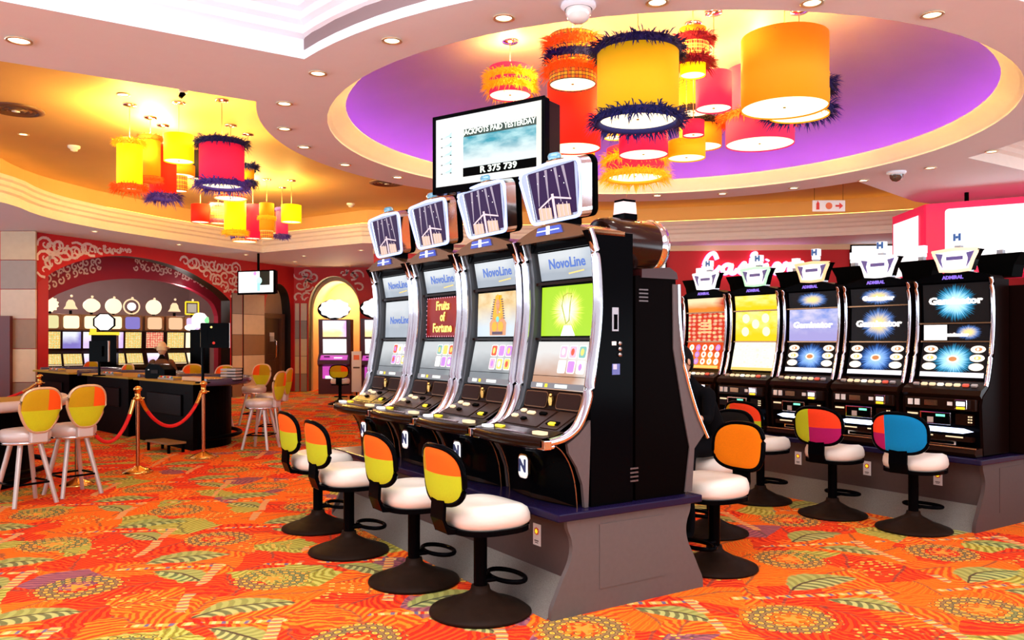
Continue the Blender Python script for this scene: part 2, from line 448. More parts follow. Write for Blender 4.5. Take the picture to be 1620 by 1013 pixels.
def holed(outer, holes, z, m, mb):
    pts = []; edges = []
    for loop in [outer]+holes:
        o = len(pts); pts += [Vector(p) for p in loop]; edges += [(o+i, o+(i+1) % len(loop)) for i in range(len(loop))]
    vs, es, fs, *_ = delaunay_2d_cdt(pts, edges, [], 0, 1e-5)
    keep = []
    for f in fs:
        c = sum((vs[i] for i in f), Vector((0, 0)))/len(f)
        if inside(c, outer) and not any(inside(c, h) for h in holes): keep.append(list(f)[::-1])
    mb.add([(v.x, v.y, z) for v in vs], keep, m)
outer = [(-13, -4), (13, -4), (13, 26), (-13, 26)]
b = MB(); holed(outer, [holeN, holeL, holeR, holeD], ZS, WHITEC, b)
tag(b.build('ceiling'), 'white lower ceiling with openings for the raised coves', 'ceiling', kind='structure')
def offset_loop(loop, d):
    """d > 0 moves away from the loop's inside"""
    n = len(loop); area_ = sum(loop[i][0]*loop[(i+1) % n][1]-loop[(i+1) % n][0]*loop[i][1] for i in range(n))
    sg = 1 if area_ > 0 else -1; out = []
    for i in range(n):
        p0, p1, p2 = Vector(loop[i-1]), Vector(loop[i]), Vector(loop[(i+1) % n])
        t1 = (p1-p0).normalized(); t2 = (p2-p1).normalized()
        n1 = Vector((t1.y, -t1.x))*sg; n2 = Vector((t2.y, -t2.x))*sg
        nn = (n1+n2); k = max(nn.length/2, .35); nn = nn.normalized()/k
        out.append(tuple(p1+nn*d))
    return out
def moulding(loop, prof, m, name, mats=None):
    b = MB(); n = len(loop); rings = [(offset_loop(loop, d), z) for d, z in prof]
    for k in range(len(prof)-1):
        (A, za), (B, zb) = rings[k], rings[k+1]
        vs = [(p[0], p[1], za) for p in A]+[(p[0], p[1], zb) for p in B]
        b.add(vs, [(i, (i+1) % n, n+(i+1) % n, n+i) for i in range(n)], (mats or {}).get(k, m))
    return b.build(name)
MPROF = [(0, ZS), (0, 3.77), (.025, 3.78), (.025, 3.86), (-.02, 3.89), (-.02, 3.95), (-.055, 3.98), (-.055, 4.04), (-.09, 4.07), (-.09, 4.13), (-.07, 4.14), (.28, 4.14), (.28, ZU)]
tag(moulding(holeN, MPROF[:10]+[(.1, 4.14), (.1, ZU)], WHITEC, 'trim_1'), 'bright white stepped cornice at the near ceiling opening', 'cornice', kind='structure')
tag(moulding(holeL, MPROF, CREAMC, 'trim_2', {11: YCEIL, 10: YCEIL}), 'cream cornice of the long yellow-lit ceiling cove', 'cornice', kind='structure')
tag(moulding(holeR, MPROF[:10]+[(.1, 4.14), (.1, ZU)], CREAMC, 'trim_3'), 'cream stepped cornice at the right ceiling opening', 'cornice', kind='structure')
# upper ceiling
b = MB(); holed(outer, [arc(3.98, 0, 355, 71), holeN], ZU, YCEIL, b)
b.add([(p[0], p[1], ZU) for p in holeN], [list(range(len(holeN)))[::-1]], WHITEC)
tag(b.build('ceiling'), 'raised ceiling inside the coves, yellow cove light in its colour', 'ceiling', kind='structure')
# dome
def dome_z(r):
    t = min(r/3.98, 1); return 3.86+.82*math.sqrt(max(0, 1-t**2.6))
b = MB()
b.lathe([(3.98, 3.70)]+[(3.98*math.cos(a*PI/2/24) if a < 24 else .001, dome_z(3.98*math.cos(a*PI/2/24))) for a in range(25)], DOMEM, 72, (DC.x, DC.y, 0))
tag(b.build('ceiling'), 'round dome ceiling washed violet by hidden light', 'ceiling', kind='structure')
b = MB()
b.lathe([(3.42, 3.70), (3.42, 3.73), (3.38, 3.735), (3.38, 3.765), (3.33, 3.78), (3.33, 3.80), (3.28, 3.815), (3.28, 3.835), (3.24, 3.85), (3.24, 3.87), (3.30, 3.875), (3.5, 3.80), (3.95, 3.78)], CREAMC, 96, (DC.x, DC.y, 0))
tag(b.build('trim_4'), 'cream stepped ring moulding round the dome', 'cornice', kind='structure')
VIO = emi('violet_led', (.34, .04, 1.0), 26)
b = MB(); b.lathe([(3.66, 3.80), (3.66, 3.83), (3.74, 3.83), (3.74, 3.80)], VIO, 96, (DC.x, DC.y, 0), False)
tag(b.build('led_strip'), 'glowing violet light strip hidden behind the dome moulding', 'light strip')
YLED = emi('yellow_led', (1, .62, .16), 5)
def strip(loop, d, z, w_, m, name, label, idx=None, closed=True):
    b = MB(); A = offset_loop(loop, d); B = offset_loop(loop, d+w_); n = len(loop)
    rng = idx or range(n)
    for i in rng:
        j = (i+1) % n; b.quad([(A[i][0], A[i][1], z), (A[j][0], A[j][1], z), (B[j][0], B[j][1], z), (B[i][0], B[i][1], z)], m)
    return tag(b.build(name), label, 'light strip')
nA = len(arcL)
strip(holeL, .06, 4.17, .05, YLED, 'led_strip', 'warm yellow light strip lying in the long ceiling cove', range(nA, len(holeL)-1))
# ---- walls
def line_px(A, B):
    A, B = Vector(A), Vector(B); D = B-A; L = D.length
    def f(x, y):
        s = (x-CX)/F_PX; t = (s*A.y-A.x)/(D.x-s*D.y); P = A+D*t
        return t*L, CZ-(y-HY)*P.y/F_PX
    return f, L
def wall_frame(A, B):
    A, B = Vector(A), Vector(B); a = math.atan2(B.y-A.y, B.x-A.x)
    return Matrix.Translation((A.x, A.y, 0)) @ Matrix.Rotation(a, 4, 'Z')
# local wall coords: x along, y = behind (away from the camera side for left->right walls), z up
def arch_wall(mb, L, ztop, openings, m, thick, reveal, zlow=0, lowmat=None):
    """openings: list of sorted (x,z) outlines; z gives the top of the opening at x"""
    xs = [0.]
    x = 0
    for op in openings:
        x0, x1 = op[0][0], op[-1][0]
        mb.quad([(x, 0, zlow), (x0, 0, zlow), (x0, 0, ztop), (x, 0, ztop)], m)
        for i in range(len(op)-1):
            (a, za), (c, zc) = op[i], op[i+1]
            mb.quad([(a, 0, za), (c, 0, zc), (c, 0, ztop), (a, 0, ztop)], m)
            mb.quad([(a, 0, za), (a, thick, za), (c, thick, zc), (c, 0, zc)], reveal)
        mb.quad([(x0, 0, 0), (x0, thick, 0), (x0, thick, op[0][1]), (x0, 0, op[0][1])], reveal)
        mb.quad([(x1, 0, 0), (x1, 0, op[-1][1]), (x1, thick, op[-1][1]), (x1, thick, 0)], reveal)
        x = x1
    mb.quad([(x, 0, zlow), (L, 0, zlow), (L, 0, ztop), (x, 0, ztop)], m)
    return mb
def smooth_arch(pts, n=28):
    """Catmull-Rom through (x,z) points"""
    out = []
    for i in range(len(pts)-1):
        p0 = pts[max(i-1, 0)]; p1 = pts[i]; p2 = pts[i+1]; p3 = pts[min(i+2, len(pts)-1)]
        for k in range(6):
            t = k/6; o = []
            for d in (0, 1):
                o.append(.5*((2*p1[d])+(-p0[d]+p2[d])*t+(2*p0[d]-5*p1[d]+4*p2[d]-p3[d])*t*t+(-p0[d]+3*p1[d]-3*p2[d]+p3[d])*t**3))
            out.append(tuple(o))
    return out+[pts[-1]]
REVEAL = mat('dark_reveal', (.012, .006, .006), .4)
A0, B0 = (-9.58, 16.6), (-6.5, 24.5)
f, LW = line_px(A0, B0); MW = wall_frame(A0, B0)
op1 = smooth_arch([f(60, 447), f(95, 425), f(140, 410), (f(190, 405)), f(240, 411), f(290, 426), f(327, 446), f(350, 462), f(364, 476)])
opd = smooth_arch([f(418, 500), f(422, 470), f(430, 456), f(440, 449), f(450, 455), f(457, 470), f(460, 500)])
b = MB(); b.M = MW
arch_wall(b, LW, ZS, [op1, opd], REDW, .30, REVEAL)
tag(b.build('wall_left'), 'red wall with a wide low arch and white scrollwork', 'wall', kind='structure')
# tiled pier faces standing proud of the red wall
def tiles(name, M, x0, x1, z0, z1, rows, label, y=-.03, mats=TILES, seq=(0, 1, 2, 3, 4), cols=1):
    b = MB(); b.M = M
    b.box(((x0+x1)/2, y/2+.005, (z0+z1)/2), (x1-x0, abs(y)-.01, z1-z0), REVEAL)
    hz = (z1-z0)/rows
    for c in range(cols):
        w_ = (x1-x0)/cols
        for r in range(rows):
            b.box((x0+w_*(c+.5), y, z0+hz*(r+.5)), (w_-.012, .012, hz-.012), mats[seq[(r+c) % len(seq)]])
    return tag(b.build(name), label, 'wall panelling', kind='structure')
xr0, _ = f(366, 500); xr1, _ = f(382, 500); xr2, _ = f(384, 500); xr3, _ = f(417, 500)
zt = f(400, 466)[1]
tiles('trim_5', MW, xr0, xr1, 0, zt, 5, 'narrow tiled pier beside the wide arch', seq=(3, 4, 3, 0, 1))
tiles('trim_6', MW, xr2, xr3, 0, zt, 5, 'tiled pier below the small wall television', seq=(4, 4, 3, 4, 2))
# door
dx0, _ = f(421, 520); dx1, _ = f(458, 520)
b = MB(); b.M = MW
b.quad([(opd[0][0]-.1, .31, 0), (opd[-1][0]+.1, .31, 0), (opd[-1][0]+.1, .31, 3.4), (opd[0][0]-.1, .31, 3.4)], TILES[2])
tag(b.build('wall_recess'), 'tan wall inside the small door arch', 'wall', kind='structure')
DOORM = mat('dark_wood_door', (.05, .018, .012), .4, vary=.3, vscale=5)
zd = f(440, 500)[1]
d = thing('door_1', 'dark wooden door with a long pull handle in the small arch', 'door'); tag(d, kind='structure')
b = MB(); b.M = MW; wd = dx1-dx0
b.box(((dx0+dx1)/2, .25, zd/2), (wd-.36, .05, zd-.1), DOORM)
for zz in (.3, .62): b.box(((dx0+dx1)/2, .22, zd*zz), (wd-.75, .02, zd*.24), DOORM)
leaf_ = b.build('door_leaf', d, bevel=.01)
b = MB(); b.M = MW
for xx in (dx0+.09, dx1-.09): b.box((xx, .22, zd/2), (.16, .12, zd), mat('door_frame_wood', (.12, .05, .03), .4))
b.box(((dx0+dx1)/2, .22, zd), (wd, .12, .14), MATS['door_frame_wood'])
b.build('door_frame', d)
b = MB(); b.M = MW; b.tube([(dx1-.45, .20, 1.0), (dx1-.45, .13, 1.04), (dx1-.45, .13, 1.5), (dx1-.45, .20, 1.54)], .025, CHROME)
b.build('door_handle', leaf_)
b = MB(); b.M = MW; b.box(((dx0+dx1)/2, .215, 1.62), (.2, .01, .26), PAPER); b.build('door_notice', leaf_)
# niche wall
A1, B1 = B0, (-3.3, 24.5)
f1, L1 = line_px(A1, B1); M1 = wall_frame(A1, B1)
op2 = [f1(488, 500)]+[f1(528.5-40.5*math.cos(PI*i/24), 488-51*math.sin(PI*i/24)) for i in range(25)]+[f1(569.1, 500)]
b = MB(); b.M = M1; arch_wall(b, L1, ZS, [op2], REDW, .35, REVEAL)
tag(b.build('wall_back'), 'red wall with the round-headed niche for one machine', 'wall', kind='structure')
xa, _ = f1(467, 500); xb, _ = f1(474, 500); xc, _ = f1(476, 500); xd, _ = f1(486, 500)
zt2 = f1(475, 480)[1]
tiles('trim_7', M1, xa, xb, 0, zt2, 5, 'narrow tiled strip between door arch and niche', seq=(1, 4, 2, 1, 0))
tiles('trim_8', M1, xc, xd, 0, zt2, 5, 'tiled strip left of the machine niche', seq=(1, 4, 4, 1, 0))
b = MB(); b.M = M1
NIC = mat('niche_plaster', (.85, .58, .30), .6)
ox0, ox1 = op2[0][0], op2[-1][0]
cxn = (ox0+ox1)/2
for i in range(len(op2)-1):
    (a, za), (c, zc) = op2[i], op2[i+1]
    k = .93; q = lambda X: cxn+(X-cxn)*k
    b.quad([(q(a), .35, za-.12), (q(c), .35, zc-.12), (q(c), 1.7, zc-.12), (q(a), 1.7, za-.12)], NIC)
    b.quad([(q(a), 1.7, 0), (q(c), 1.7, 0), (q(c), 1.7, zc-.12), (q(a), 1.7, za-.12)], NIC)
    b.quad([(a, .35, za), (c, .35, zc), (q(c), .35, zc-.12), (q(a), .35, za-.12)], NIC)
for X in (ox0, ox1):
    b.quad([(cxn+(X-cxn)*.93, .35, 0), (cxn+(X-cxn)*.93, 1.7, 0), (cxn+(X-cxn)*.93, 1.7, op2[0][1]-.12), (cxn+(X-cxn)*.93, .35, op2[0][1]-.12)], NIC)
    b.quad([(X, .35, 0), (cxn+(X-cxn)*.93, .35, 0), (cxn+(X-cxn)*.93, .35, op2[0][1]-.12), (X, .35, op2[0][1])], NIC)
tag(b.build('niche_lining'), 'cream plaster lining of the round niche', 'wall', kind='structure')
def spot(loc, power, col, size=1.2, r=.05, blend=.6, target=None):
    d_ = bpy.data.lights.new('spot_lamp', 'SPOT'); d_.energy = power; d_.color = col; d_.spot_size = size; d_.spot_blend = blend; d_.shadow_soft_size = r
    o = bpy.data.objects.new('spot_lamp', d_); COL.objects.link(o); o.location = loc
    if target is not None: o.rotation_euler = (Vector(target)-Vector(loc)).to_track_quat('-Z', 'Y').to_euler()
    return o
def point(loc, power, col, r=.06, parent=None):
    d_ = bpy.data.lights.new('bulb', 'POINT'); d_.energy = power; d_.color = col; d_.shadow_soft_size = r
    o = bpy.data.objects.new('bulb', d_); COL.objects.link(o); o.location = loc
    if parent: o.parent = parent
    return o
point((-5.3, 25.4, 2.85), 60, (1, .75, .4), .2)
# far wall with the cashier sign, and continuation
A2, B2 = (-3.3, 19.6), (13, 18.2)
f2, L2 = line_px(A2, B2); M2 = wall_frame(A2, B2)
b = MB(); b.M = M2
b.quad([(0, 0, 0), (L2, 0, 0), (L2, 0, ZS), (0, 0, ZS)], REDW)
b.quad([(0, 0, 0), (0, 5.5, 0), (0, 5.5, ZS), (0, 0, ZS)], REDW)
b.box((L2/2, -.03, ZS-.06), (L2, .05, .12), mat('pale_gold_trim', (.80, .55, .30), .4))
tag(b.build('wall_cashier'), 'red wall behind the cashier sign', 'wall', kind='structure')
# left pier: tiled, frontal
M3 = Matrix.Translation((-13, 16.4, 0))
b = MB(); b.M = M3
b.box((1.7, .3, ZS/2), (3.42, .6, ZS), REDW)
tag(b.build('wall_pier'), 'red pier carrying the beige tiles at the left edge', 'wall', kind='structure')
zb = [PX(30, y, 16.4).z for y in (628, 605, 552, 505, 458, 412, 366)]
b = MB(); X0 = PX(3, 500, 16.4).x; X1 = PX(59, 500, 16.4).x
for i, k in enumerate((3, 4, 3, 0, 1, 2)):
    b.box(((X0+X1)/2, 16.37, (max(zb[i], 0)+zb[i+1])/2), (X1-X0-.012, .05, zb[i+1]-max(zb[i], 0)-.014), TILES[k])
tag(b.build('trim_9'), 'column of large beige and brown tiles at the left edge', 'wall panelling', kind='structure')
b = MB(); b.box((PX(-6, 500, 16.3).x, 16.3, 1.0), (.6, .1, 2.0), mat('burgundy_panel', (.12, .01, .01), .4)); tag(b.build('trim_10'), 'low burgundy panel at the far left edge', 'wall panelling', kind='structure')
# room behind the wide arch
n_in = Vector((-(B0[1]-A0[1]), (B0[0]-A0[0]))).normalized()   # behind the wall
n_in = Vector((-abs(n_in.x), n_in.y))
def off(P, d): return (P[0]+n_in.x*d, P[1]+n_in.y*d)
A4, B4 = off(A0, 1.3), off((B0[0]-.4, B0[1]-1.0), 1.3)
f4, L4 = line_px(A4, B4); M4 = wall_frame(A4, B4)
op4 = smooth_arch([(0.02, 1.6), f4(75, 476), f4(100, 462), f4(150, 446), f4(205, 441), f4(250, 444), f4(300, 456), f4(335, 478), f4(345, 500)])
op4 = [p for p in op4 if p[0] > 0]
b = MB(); b.M = M4; arch_wall(b, L4, ZS, [op4], CRIMSON, .15, CRIMSON)
tag(b.build('wall_inner_arch'), 'crimson inner arch seen through the wide arch', 'wall', kind='structure')
b = MB()
q0, q1, q2 = off((A0[0]-3.2, A0[1]-1.2), 3.6), off((B0[0]-.4, B0[1]+.3), 3.6), off((B0[0], B0[1]+.3), -.2)
for P, Q in ((q0, q1), (q1, q2)): b.quad([(P[0], P[1], 0), (Q[0], Q[1], 0), (Q[0], Q[1], ZS), (P[0], P[1], ZS)], MAUVE)
tag(b.build('wall_machine_room'), 'mauve wall behind the far machines', 'wall', kind='structure')
# scrollwork: curling white ribbons on the spandrels
def scroll(name, M, top, bottom, x0, x1, step, label, y=-.012, dens=1.0, seed=1):
    rnd = random.Random(seed); b = MB(); b.M = M
    x = x0
    while x < x1:
        lo = bottom(x); gap = top-lo
        if gap > .08:
            rows = max(1, int(gap/.26)); h = gap/rows
            for r in range(rows):
                zc = lo+h*(r+.5); R = min(h*.52, .16)
                turns = rnd.uniform(1.0, 1.5); ph = rnd.uniform(0, 6.3); sg = rnd.choice((-1, 1)); pts = []
                xo = x+rnd.uniform(-.3, .3)*step
                for k in range(12):
                    t = k/11; a = ph+sg*turns*2*PI*t; rr = R*(1.15-.95*t)
                    pts.append((xo+rr*math.cos(a)*1.2, zc+rr*math.sin(a)))
                for k in range(11):
                    p, q = Vector(pts[k]), Vector(pts[k+1]); d_ = (q-p).normalized(); nn = Vector((-d_.y, d_.x))
                    w0 = .032*(1-abs(k/11-.35)); w1 = .032*(1-abs((k+1)/11-.35))
                    if min(p.y, q.y) < bottom(p.x)+.02 or max(p.y, q.y) > top-.01: continue
                    b.quad([(p.x-nn.x*w0, y, p.y-nn.y*w0), (q.x-nn.x*w1, y, q.y-nn.y*w1), (q.x+nn.x*w1, y, q.y+nn.y*w1), (p.x+nn.x*w0, y, p.y+nn.y*w0)], WHITEP)
        x += step
    if b.f: tag(b.build(name), label, 'scrollwork', kind='structure')
def interp(pts, dflt=0):
    def g(x):
        if x <= pts[0][0]: return pts[0][1]
        for i in range(len(pts)-1):
            if pts[i][0] <= x <= pts[i+1][0]:
                t = (x-pts[i][0])/max(pts[i+1][0]-pts[i][0], 1e-6); return pts[i][1]*(1-t)+pts[i+1][1]*t
        return pts[-1][1]
    return g
g1 = interp(op1); top1 = ZS-.08
xq = lambda px: f(px, 420)[0]
scroll('trim_11', MW, top1, lambda x: g1(x)+.04, xq(68), xq(212), .17, 'white scrollwork on the left shoulder of the wide arch', seed=3)
scroll('trim_12', MW, top1, lambda x: g1(x)+.06, xq(290), xq(376), .21, 'white scrollwork on the right shoulder of the wide arch', seed=5)
g2 = interp(op2)
scroll('trim_13', M1, ZS-.05, lambda x: max(g2(x), 2.6)+.08, f1(476, 430)[0], f1(505, 430)[0], .2, 'faint scrollwork left above the niche', seed=8)
scroll('trim_14', M1, ZS-.05, lambda x: max(g2(x), 2.6)+.08, f1(545, 430)[0], f1(570, 430)[0], .2, 'faint scrollwork right above the niche', seed=9)
g4 = interp(op4)
gtop = interp([(f4(60, 450)[0], f4(60, 452)[1]), (f4(100, 440)[0], f4(100, 440)[1]), (f4(165, 425)[0], f4(165, 428)[1])])
def scroll_band(name, x0, x1, label, seed):
    rnd = random.Random(seed); b = MB(); b.M = M4; x = x0
    while x < x1:
        for dz in (.12, .3):
            R = rnd.uniform(.06, .12); zc = g4(x)+.18+dz+rnd.uniform(-.04, .04); sg = rnd.choice((-1, 1)); ph = rnd.uniform(0, 6.3); pts = [(x+R*(1.1-.9*k/9)*math.cos(ph+sg*k*.75), zc+R*(1.1-.9*k/9)*math.sin(ph+sg*k*.75)) for k in range(10)]
            for k in range(9):
                p, q = Vector(pts[k]), Vector(pts[k+1]); d_ = (q-p).normalized(); nn = Vector((-d_.y, d_.x))*.02
                b.quad([(p.x-nn.x, -.012, p.y-nn.y), (q.x-nn.x, -.012, q.y-nn.y), (q.x+nn.x, -.012, q.y+nn.y), (p.x+nn.x, -.012, p.y+nn.y)], WHITEP)
        x += rnd.uniform(.13, .2)
    tag(b.build(name), label, 'scrollwork', kind='structure')
scroll_band('trim_15', f4(66, 450)[0], f4(165, 450)[0], 'pale scrollwork on the left half of the inner arch', 2)
scroll_band('trim_16', f4(215, 450)[0], f4(330, 450)[0], 'pale scrollwork on the right half of the inner arch', 4)
point((-10.9, 19.6, 2.95), 90, (1, .85, .80), .25); point((-8.9, 22.2, 2.95), 60, (1, .85, .80), .25)  # unseen lamps added to brighten the mauve machine-room wall
b = MB()
DARKW = mat('hall_wall', (.16, .07, .05), .8)
b.quad([(13, 10, 0), (13, 26, 0), (13, 26, ZU), (13, 10, ZU)], DARKW)
tag(b.build('wall_right'), 'brown hall wall at the far right', 'wall', kind='structure')
b = MB(); b.quad([(-13, 15, 0), (-13, 26, 0), (-13, 26, ZU), (-13, 15, ZU)], DARKW)
tag(b.build('wall_side'), 'brown hall wall at the far left', 'wall', kind='structure')
# downlights
DL = mat('downlight_rim', (.75, .6, .4), .3, .8)
def downlight(x, y, z, label, power=14, r=.055, col=(1, .93, .82)):
    p = CE(x, y, z)
    if abs(z-ZU) < .01 and (Vector((p.x, p.y))-DC).length < 3.9: return
    t = thing('downlight', label, 'ceiling light', (p.x, p.y, z), 0, 'small recessed downlights in the ceiling')
    b = MB(); b.lathe([(r, -.001), (r+.02, -.004), (r+.022, -.012), (r+.004, -.014), (r, -.008)], DL, 18); b.build('rim', t)
    b = MB(); b.disc((0, 0, -.005), r, WARM_E, 16); b.build('lamp', t)
    s_ = spot((p.x, p.y, z-.03), power, col, 1.75, .04, .7, (p.x, p.y, 0))
    s_.parent = t; s_.location = (0, 0, -.03); s_.rotation_euler = (0, 0, 0)
for x, y, lb in ((503, 115, 'bright downlight right of the white cornice corner'), (450, 163, 'downlight on the ring soffit, upper of two in line left of the dome'),
                 (450, 203, 'downlight on the ring soffit, lower of two in line left of the dome'), (481, 232, 'downlight on the ring below-left of the dome'),
                 (546, 260, 'downlight on the ring above the second machine sign'), (629, 280, 'downlight on the ring left of the hanging television'),
                 (620, 63, 'downlight between white cornice and dome edge'), (797, 27, 'downlight on the soffit above the television'),
                 (1475, 22, 'downlight at the top right of the soffit'), (1285, 3, 'downlight at the top edge above the big yellow pendant'),
                 (1256, 297, 'downlight on the ring above the fire sign'), (1366, 285, 'downlight on the ring left of the dome camera'),
                 (1472, 265, 'downlight on the lilac soffit right of the dome camera'), (1569, 239, 'downlight on the ring at the far right'),
                 (1143, 306, 'downlight on the far ring left of the fire sign'), (1040, 309, 'downlight on the far ring below the feathered yellow pendant'),
                 (1040, 2, 'downlight at the top edge right of the white camera dome')):
    downlight(x, y, ZS, lb)
downlight(30, 63, ZS, 'glaring large downlight at the upper left of the soffit', 40, .07)
for x, y, lb in ((195, 149, 'downlight in the yellow ceiling near its upper edge'), (37, 212, 'downlight in the yellow ceiling at the far left')):
    downlight(x, y, ZU, lb)
for x, y, lb in ((150, 366, 'downlight above the wide arch, leftmost'), (283, 387, 'downlight above the wide arch, right of its crown'), (481, 405, 'bright spot above the niche wall'),
                 (571, 396, 'bright spot left of the leftmost machine sign'), (389, 403, 'small downlight above the wall television'), (466, 414, 'small downlight above the niche corner')):
    downlight(x, y, ZS, lb, 40)
downlight(1530, 312, ZU, 'downlight glowing orange above the pink display', 30)
# ------------------------------------------------------------------ ceiling fixtures
GLASSW = mat('smoked_white_dome', (.75, .72, .70), .12, coat=1)
p = CE(915, 6, ZS)
t = thing('camera_dome', 'white half-globe surveillance camera on the near soffit', 'security camera', tuple(p))
b = MB(); b.lathe([(.0, 0), (.11, 0), (.115, -.02), (.095, -.035), (.09, -.04)], WHITEC, 28); b.build('mount', t)
b = MB(); b.lathe([(.085, -.04), (.083, -.07), (.065, -.105), (.035, -.125), (.001, -.13)], GLASSW, 28); b.build('bubble', t)
p = CE(1418, 272, ZS)
t = thing('camera_dome', 'small dark-eyed camera dome on the lilac soffit', 'security camera', tuple(p))
b = MB(); b.lathe([(.0, 0), (.12, 0), (.12, -.02), (.09, -.04)], WHITEC, 24); b.build('mount', t)
b = MB(); b.lathe([(.085, -.04), (.08, -.08), (.05, -.115), (.001, -.13)], mat('dark_bubble', (.08, .05, .04), .1, coat=1), 24); b.build('bubble', t)
for x, y, lb in ((117, 231, 'white round smoke detector on the yellow ceiling, leftmost'), (555, 322, 'white smoke detector on the yellow ceiling left of the machine signs')):
    p = CE(x, y, ZU); t = thing('smoke_detector', lb, 'smoke detector', tuple(p))
    b = MB(); b.lathe([(0, 0), (.09, 0), (.09, -.03), (.06, -.05)], WHITEC, 20); b.build('base', t)
    b = MB(); b.lathe([(.055, -.05), (.05, -.075), (.001, -.09)], PAPER, 20); b.build('sensor', t)
for x, y, lb in ((612, 289, 'round dark air vent in the ceiling left of the hanging television'), (25, 173, 'dark round air vent in the yellow ceiling at the far left')):
    p = CE(x, y, ZU); t = thing('air_vent', lb, 'air vent', tuple(p))
    b = MB(); b.lathe([(.33, 0), (.33, -.02), (.26, -.035), (.25, -.01)], mat('vent_metal', (.12, .05, .03), .5), 28); b.build('rim', t)
    b = MB()
    for r in (.07, .13, .19): b.lathe([(r, -.01), (r+.03, -.03), (r+.035, -.03), (r+.01, -.005)], MATS['vent_metal'], 28)
    b.lathe([(0, -.012), (.05, -.03), (.001, -.032)], WHITEC, 20); b.build('cone', t)
for x, y, lb in ((505, 347, 'small black spotlight on the ceiling right of the yellow pendant'), (290, 143, 'small black fitting at the near edge of the yellow ceiling')):
    p = CE(x, y, ZU); t = thing('ceiling_spotlight', lb, 'spotlight', tuple(p))
    b = MB(); b.lathe([(0, 0), (.05, 0), (.05, -.03), (.001, -.04)], WHITEC, 16); b.build('base', t)
    b = MB(); b.tube([(0, 0, -.03), (-.03, -.02, -.09)], [.035, .025], MATTE, 12); b.build('head', t)
# fire sign hanging
c = PX(1311, 326, 12.6)
t = thing('fire_sign', 'white hanging sign with red extinguisher, disc and arrow symbols', 'sign', (c.x, c.y, c.z))
SIGNR = mat('sign_red', (.75, .03, .01), .5); SIGNO = mat('sign_orange', (.85, .16, .04), .5)
b = MB(); b.box((0, 0, 0), (.50, .015, .17), mat('sign_panel', (.92, .84, .80), .5)); b.build('panel', t)
b = MB(); y = -.012
b.box((-.17, y, -.012), (.045, .006, .09), SIGNR); b.disc((-.17, y-.004, .035), .022, SIGNR, 12, plane='y'); b.box((-.17, y, .06), (.012, .006, .03), SIGNR)
b.build('symbol', t); b = MB(); b.disc((0, y, 0), .052, SIGNO, 24, plane='y'); b.build('symbol', t); b = MB()
b.prism([(.10, -.014), (.16, -.014), (.16, -.05), (.215, 0), (.16, .05), (.16, .014), (.10, .014)], y-.004, y+.002, SIGNR, 'y')
b.build('symbol', t)
b = MB()
for xx in (-.22, .22): b.tube([(xx, 0, .085), (xx, 0, ZU-c.z)], .003, MATTE, 5)
b.build('wire', t)

# ------------------------------------------------------------------ pendants
def feather_ring(R, n, ln, col, down=.6, seed=0, sx=1, zspread=.03):
    rnd = random.Random(seed); b = MB()
    for i in range(n):
        a = rnd.uniform(0, 2*PI); z0 = rnd.uniform(-zspread, zspread); L = ln*rnd.uniform(.5, 1.25)
        el = rnd.uniform(-down*1.9, .75); tw = rnd.uniform(-.7, .7); wd = rnd.uniform(.003, .006)*(1+R)
        d = Vector((math.cos(a+tw)*math.cos(el), math.sin(a+tw)*math.cos(el), math.sin(el)))
        p = Vector((R*math.cos(a), R*math.sin(a), z0)); s_ = Vector((-math.sin(a), math.cos(a), rnd.uniform(-.6, .6))).normalized()*wd
        dr = Vector((0, 0, -L*.22)); q = p+d*L*.55; e = p+d*L+dr
        vs = [p-s_*.6, p+s_*.6, q+s_, q-s_, e]
        b.add([tuple(v) for v in vs], [(0, 1, 2, 3), (3, 2, 4)], col)
    prof = [(R-.008+.03*math.cos(k*PI/4), .03*math.sin(k*PI/4)*1.2) for k in range(9)]
    b.lathe(prof, col, 36)
    return b
def shade_mat(name, col, e=.45):
    m = mat(name, col, .8, em=col, es=e); return m
def plaid_mat(name, c1, c2, c3, e=.5):
    if name in MATS: return MATS[name]
    m = bpy.data.materials.new(name); m.use_nodes = True; nt = m.node_tree; b = nt.nodes['Principled BSDF']
    (x, y, z), vv = coords(nt); a = y.atan2(x)
    s1 = (a*3.2).fract().step(.45, .55); s2 = (z*16).fract().step(.45, .55); l1 = (a*6.4).fract().lt(.15); l2 = (z*32).fract().lt(.2)
    c = colmix(nt, c1, c2, (s1+s2)*.5); c = colmix(nt, c, c3, l1.max(l2))
    nt.links.new(c, b.inputs['Base Color']); nt.links.new(c, b.inputs['Emission Color']); b.inputs['Emission Strength'].default_value = e
    b.inputs['Roughness'].default_value = .8; MATS[name] = m; return m
SH = dict(yellow=shade_mat('shade_yellow', (.85, .44, .0), .45), gold=shade_mat('shade_gold', (.80, .27, .0), .5), lemon=shade_mat('shade_lemon', (1, .85, .0), .8),
          red=shade_mat('shade_red', (.95, .012, .0), .6), hotred=shade_mat('shade_scarlet', (.95, .01, .06), .5), pink=shade_mat('shade_pink', (.85, .03, .12), .4),
          orange=shade_mat('shade_orange', (.95, .22, .0), .5), dark=shade_mat('shade_black', (.01, .005, .01), 0), olive=shade_mat('shade_olive', (.40, .26, .0), .4),
          plaid=plaid_mat('shade_plaid_orange', (.75, .12, .01), (.95, .45, .02), (.05, .01, .02)), plaidred=plaid_mat('shade_plaid_red', (.85, .03, .01), (.9, .35, .05), (.95, .75, .2)),
          goldpat=plaid_mat('shade_gold_pattern', (.95, .45, .0), (.8, .25, .0), (.3, .12, .0)))
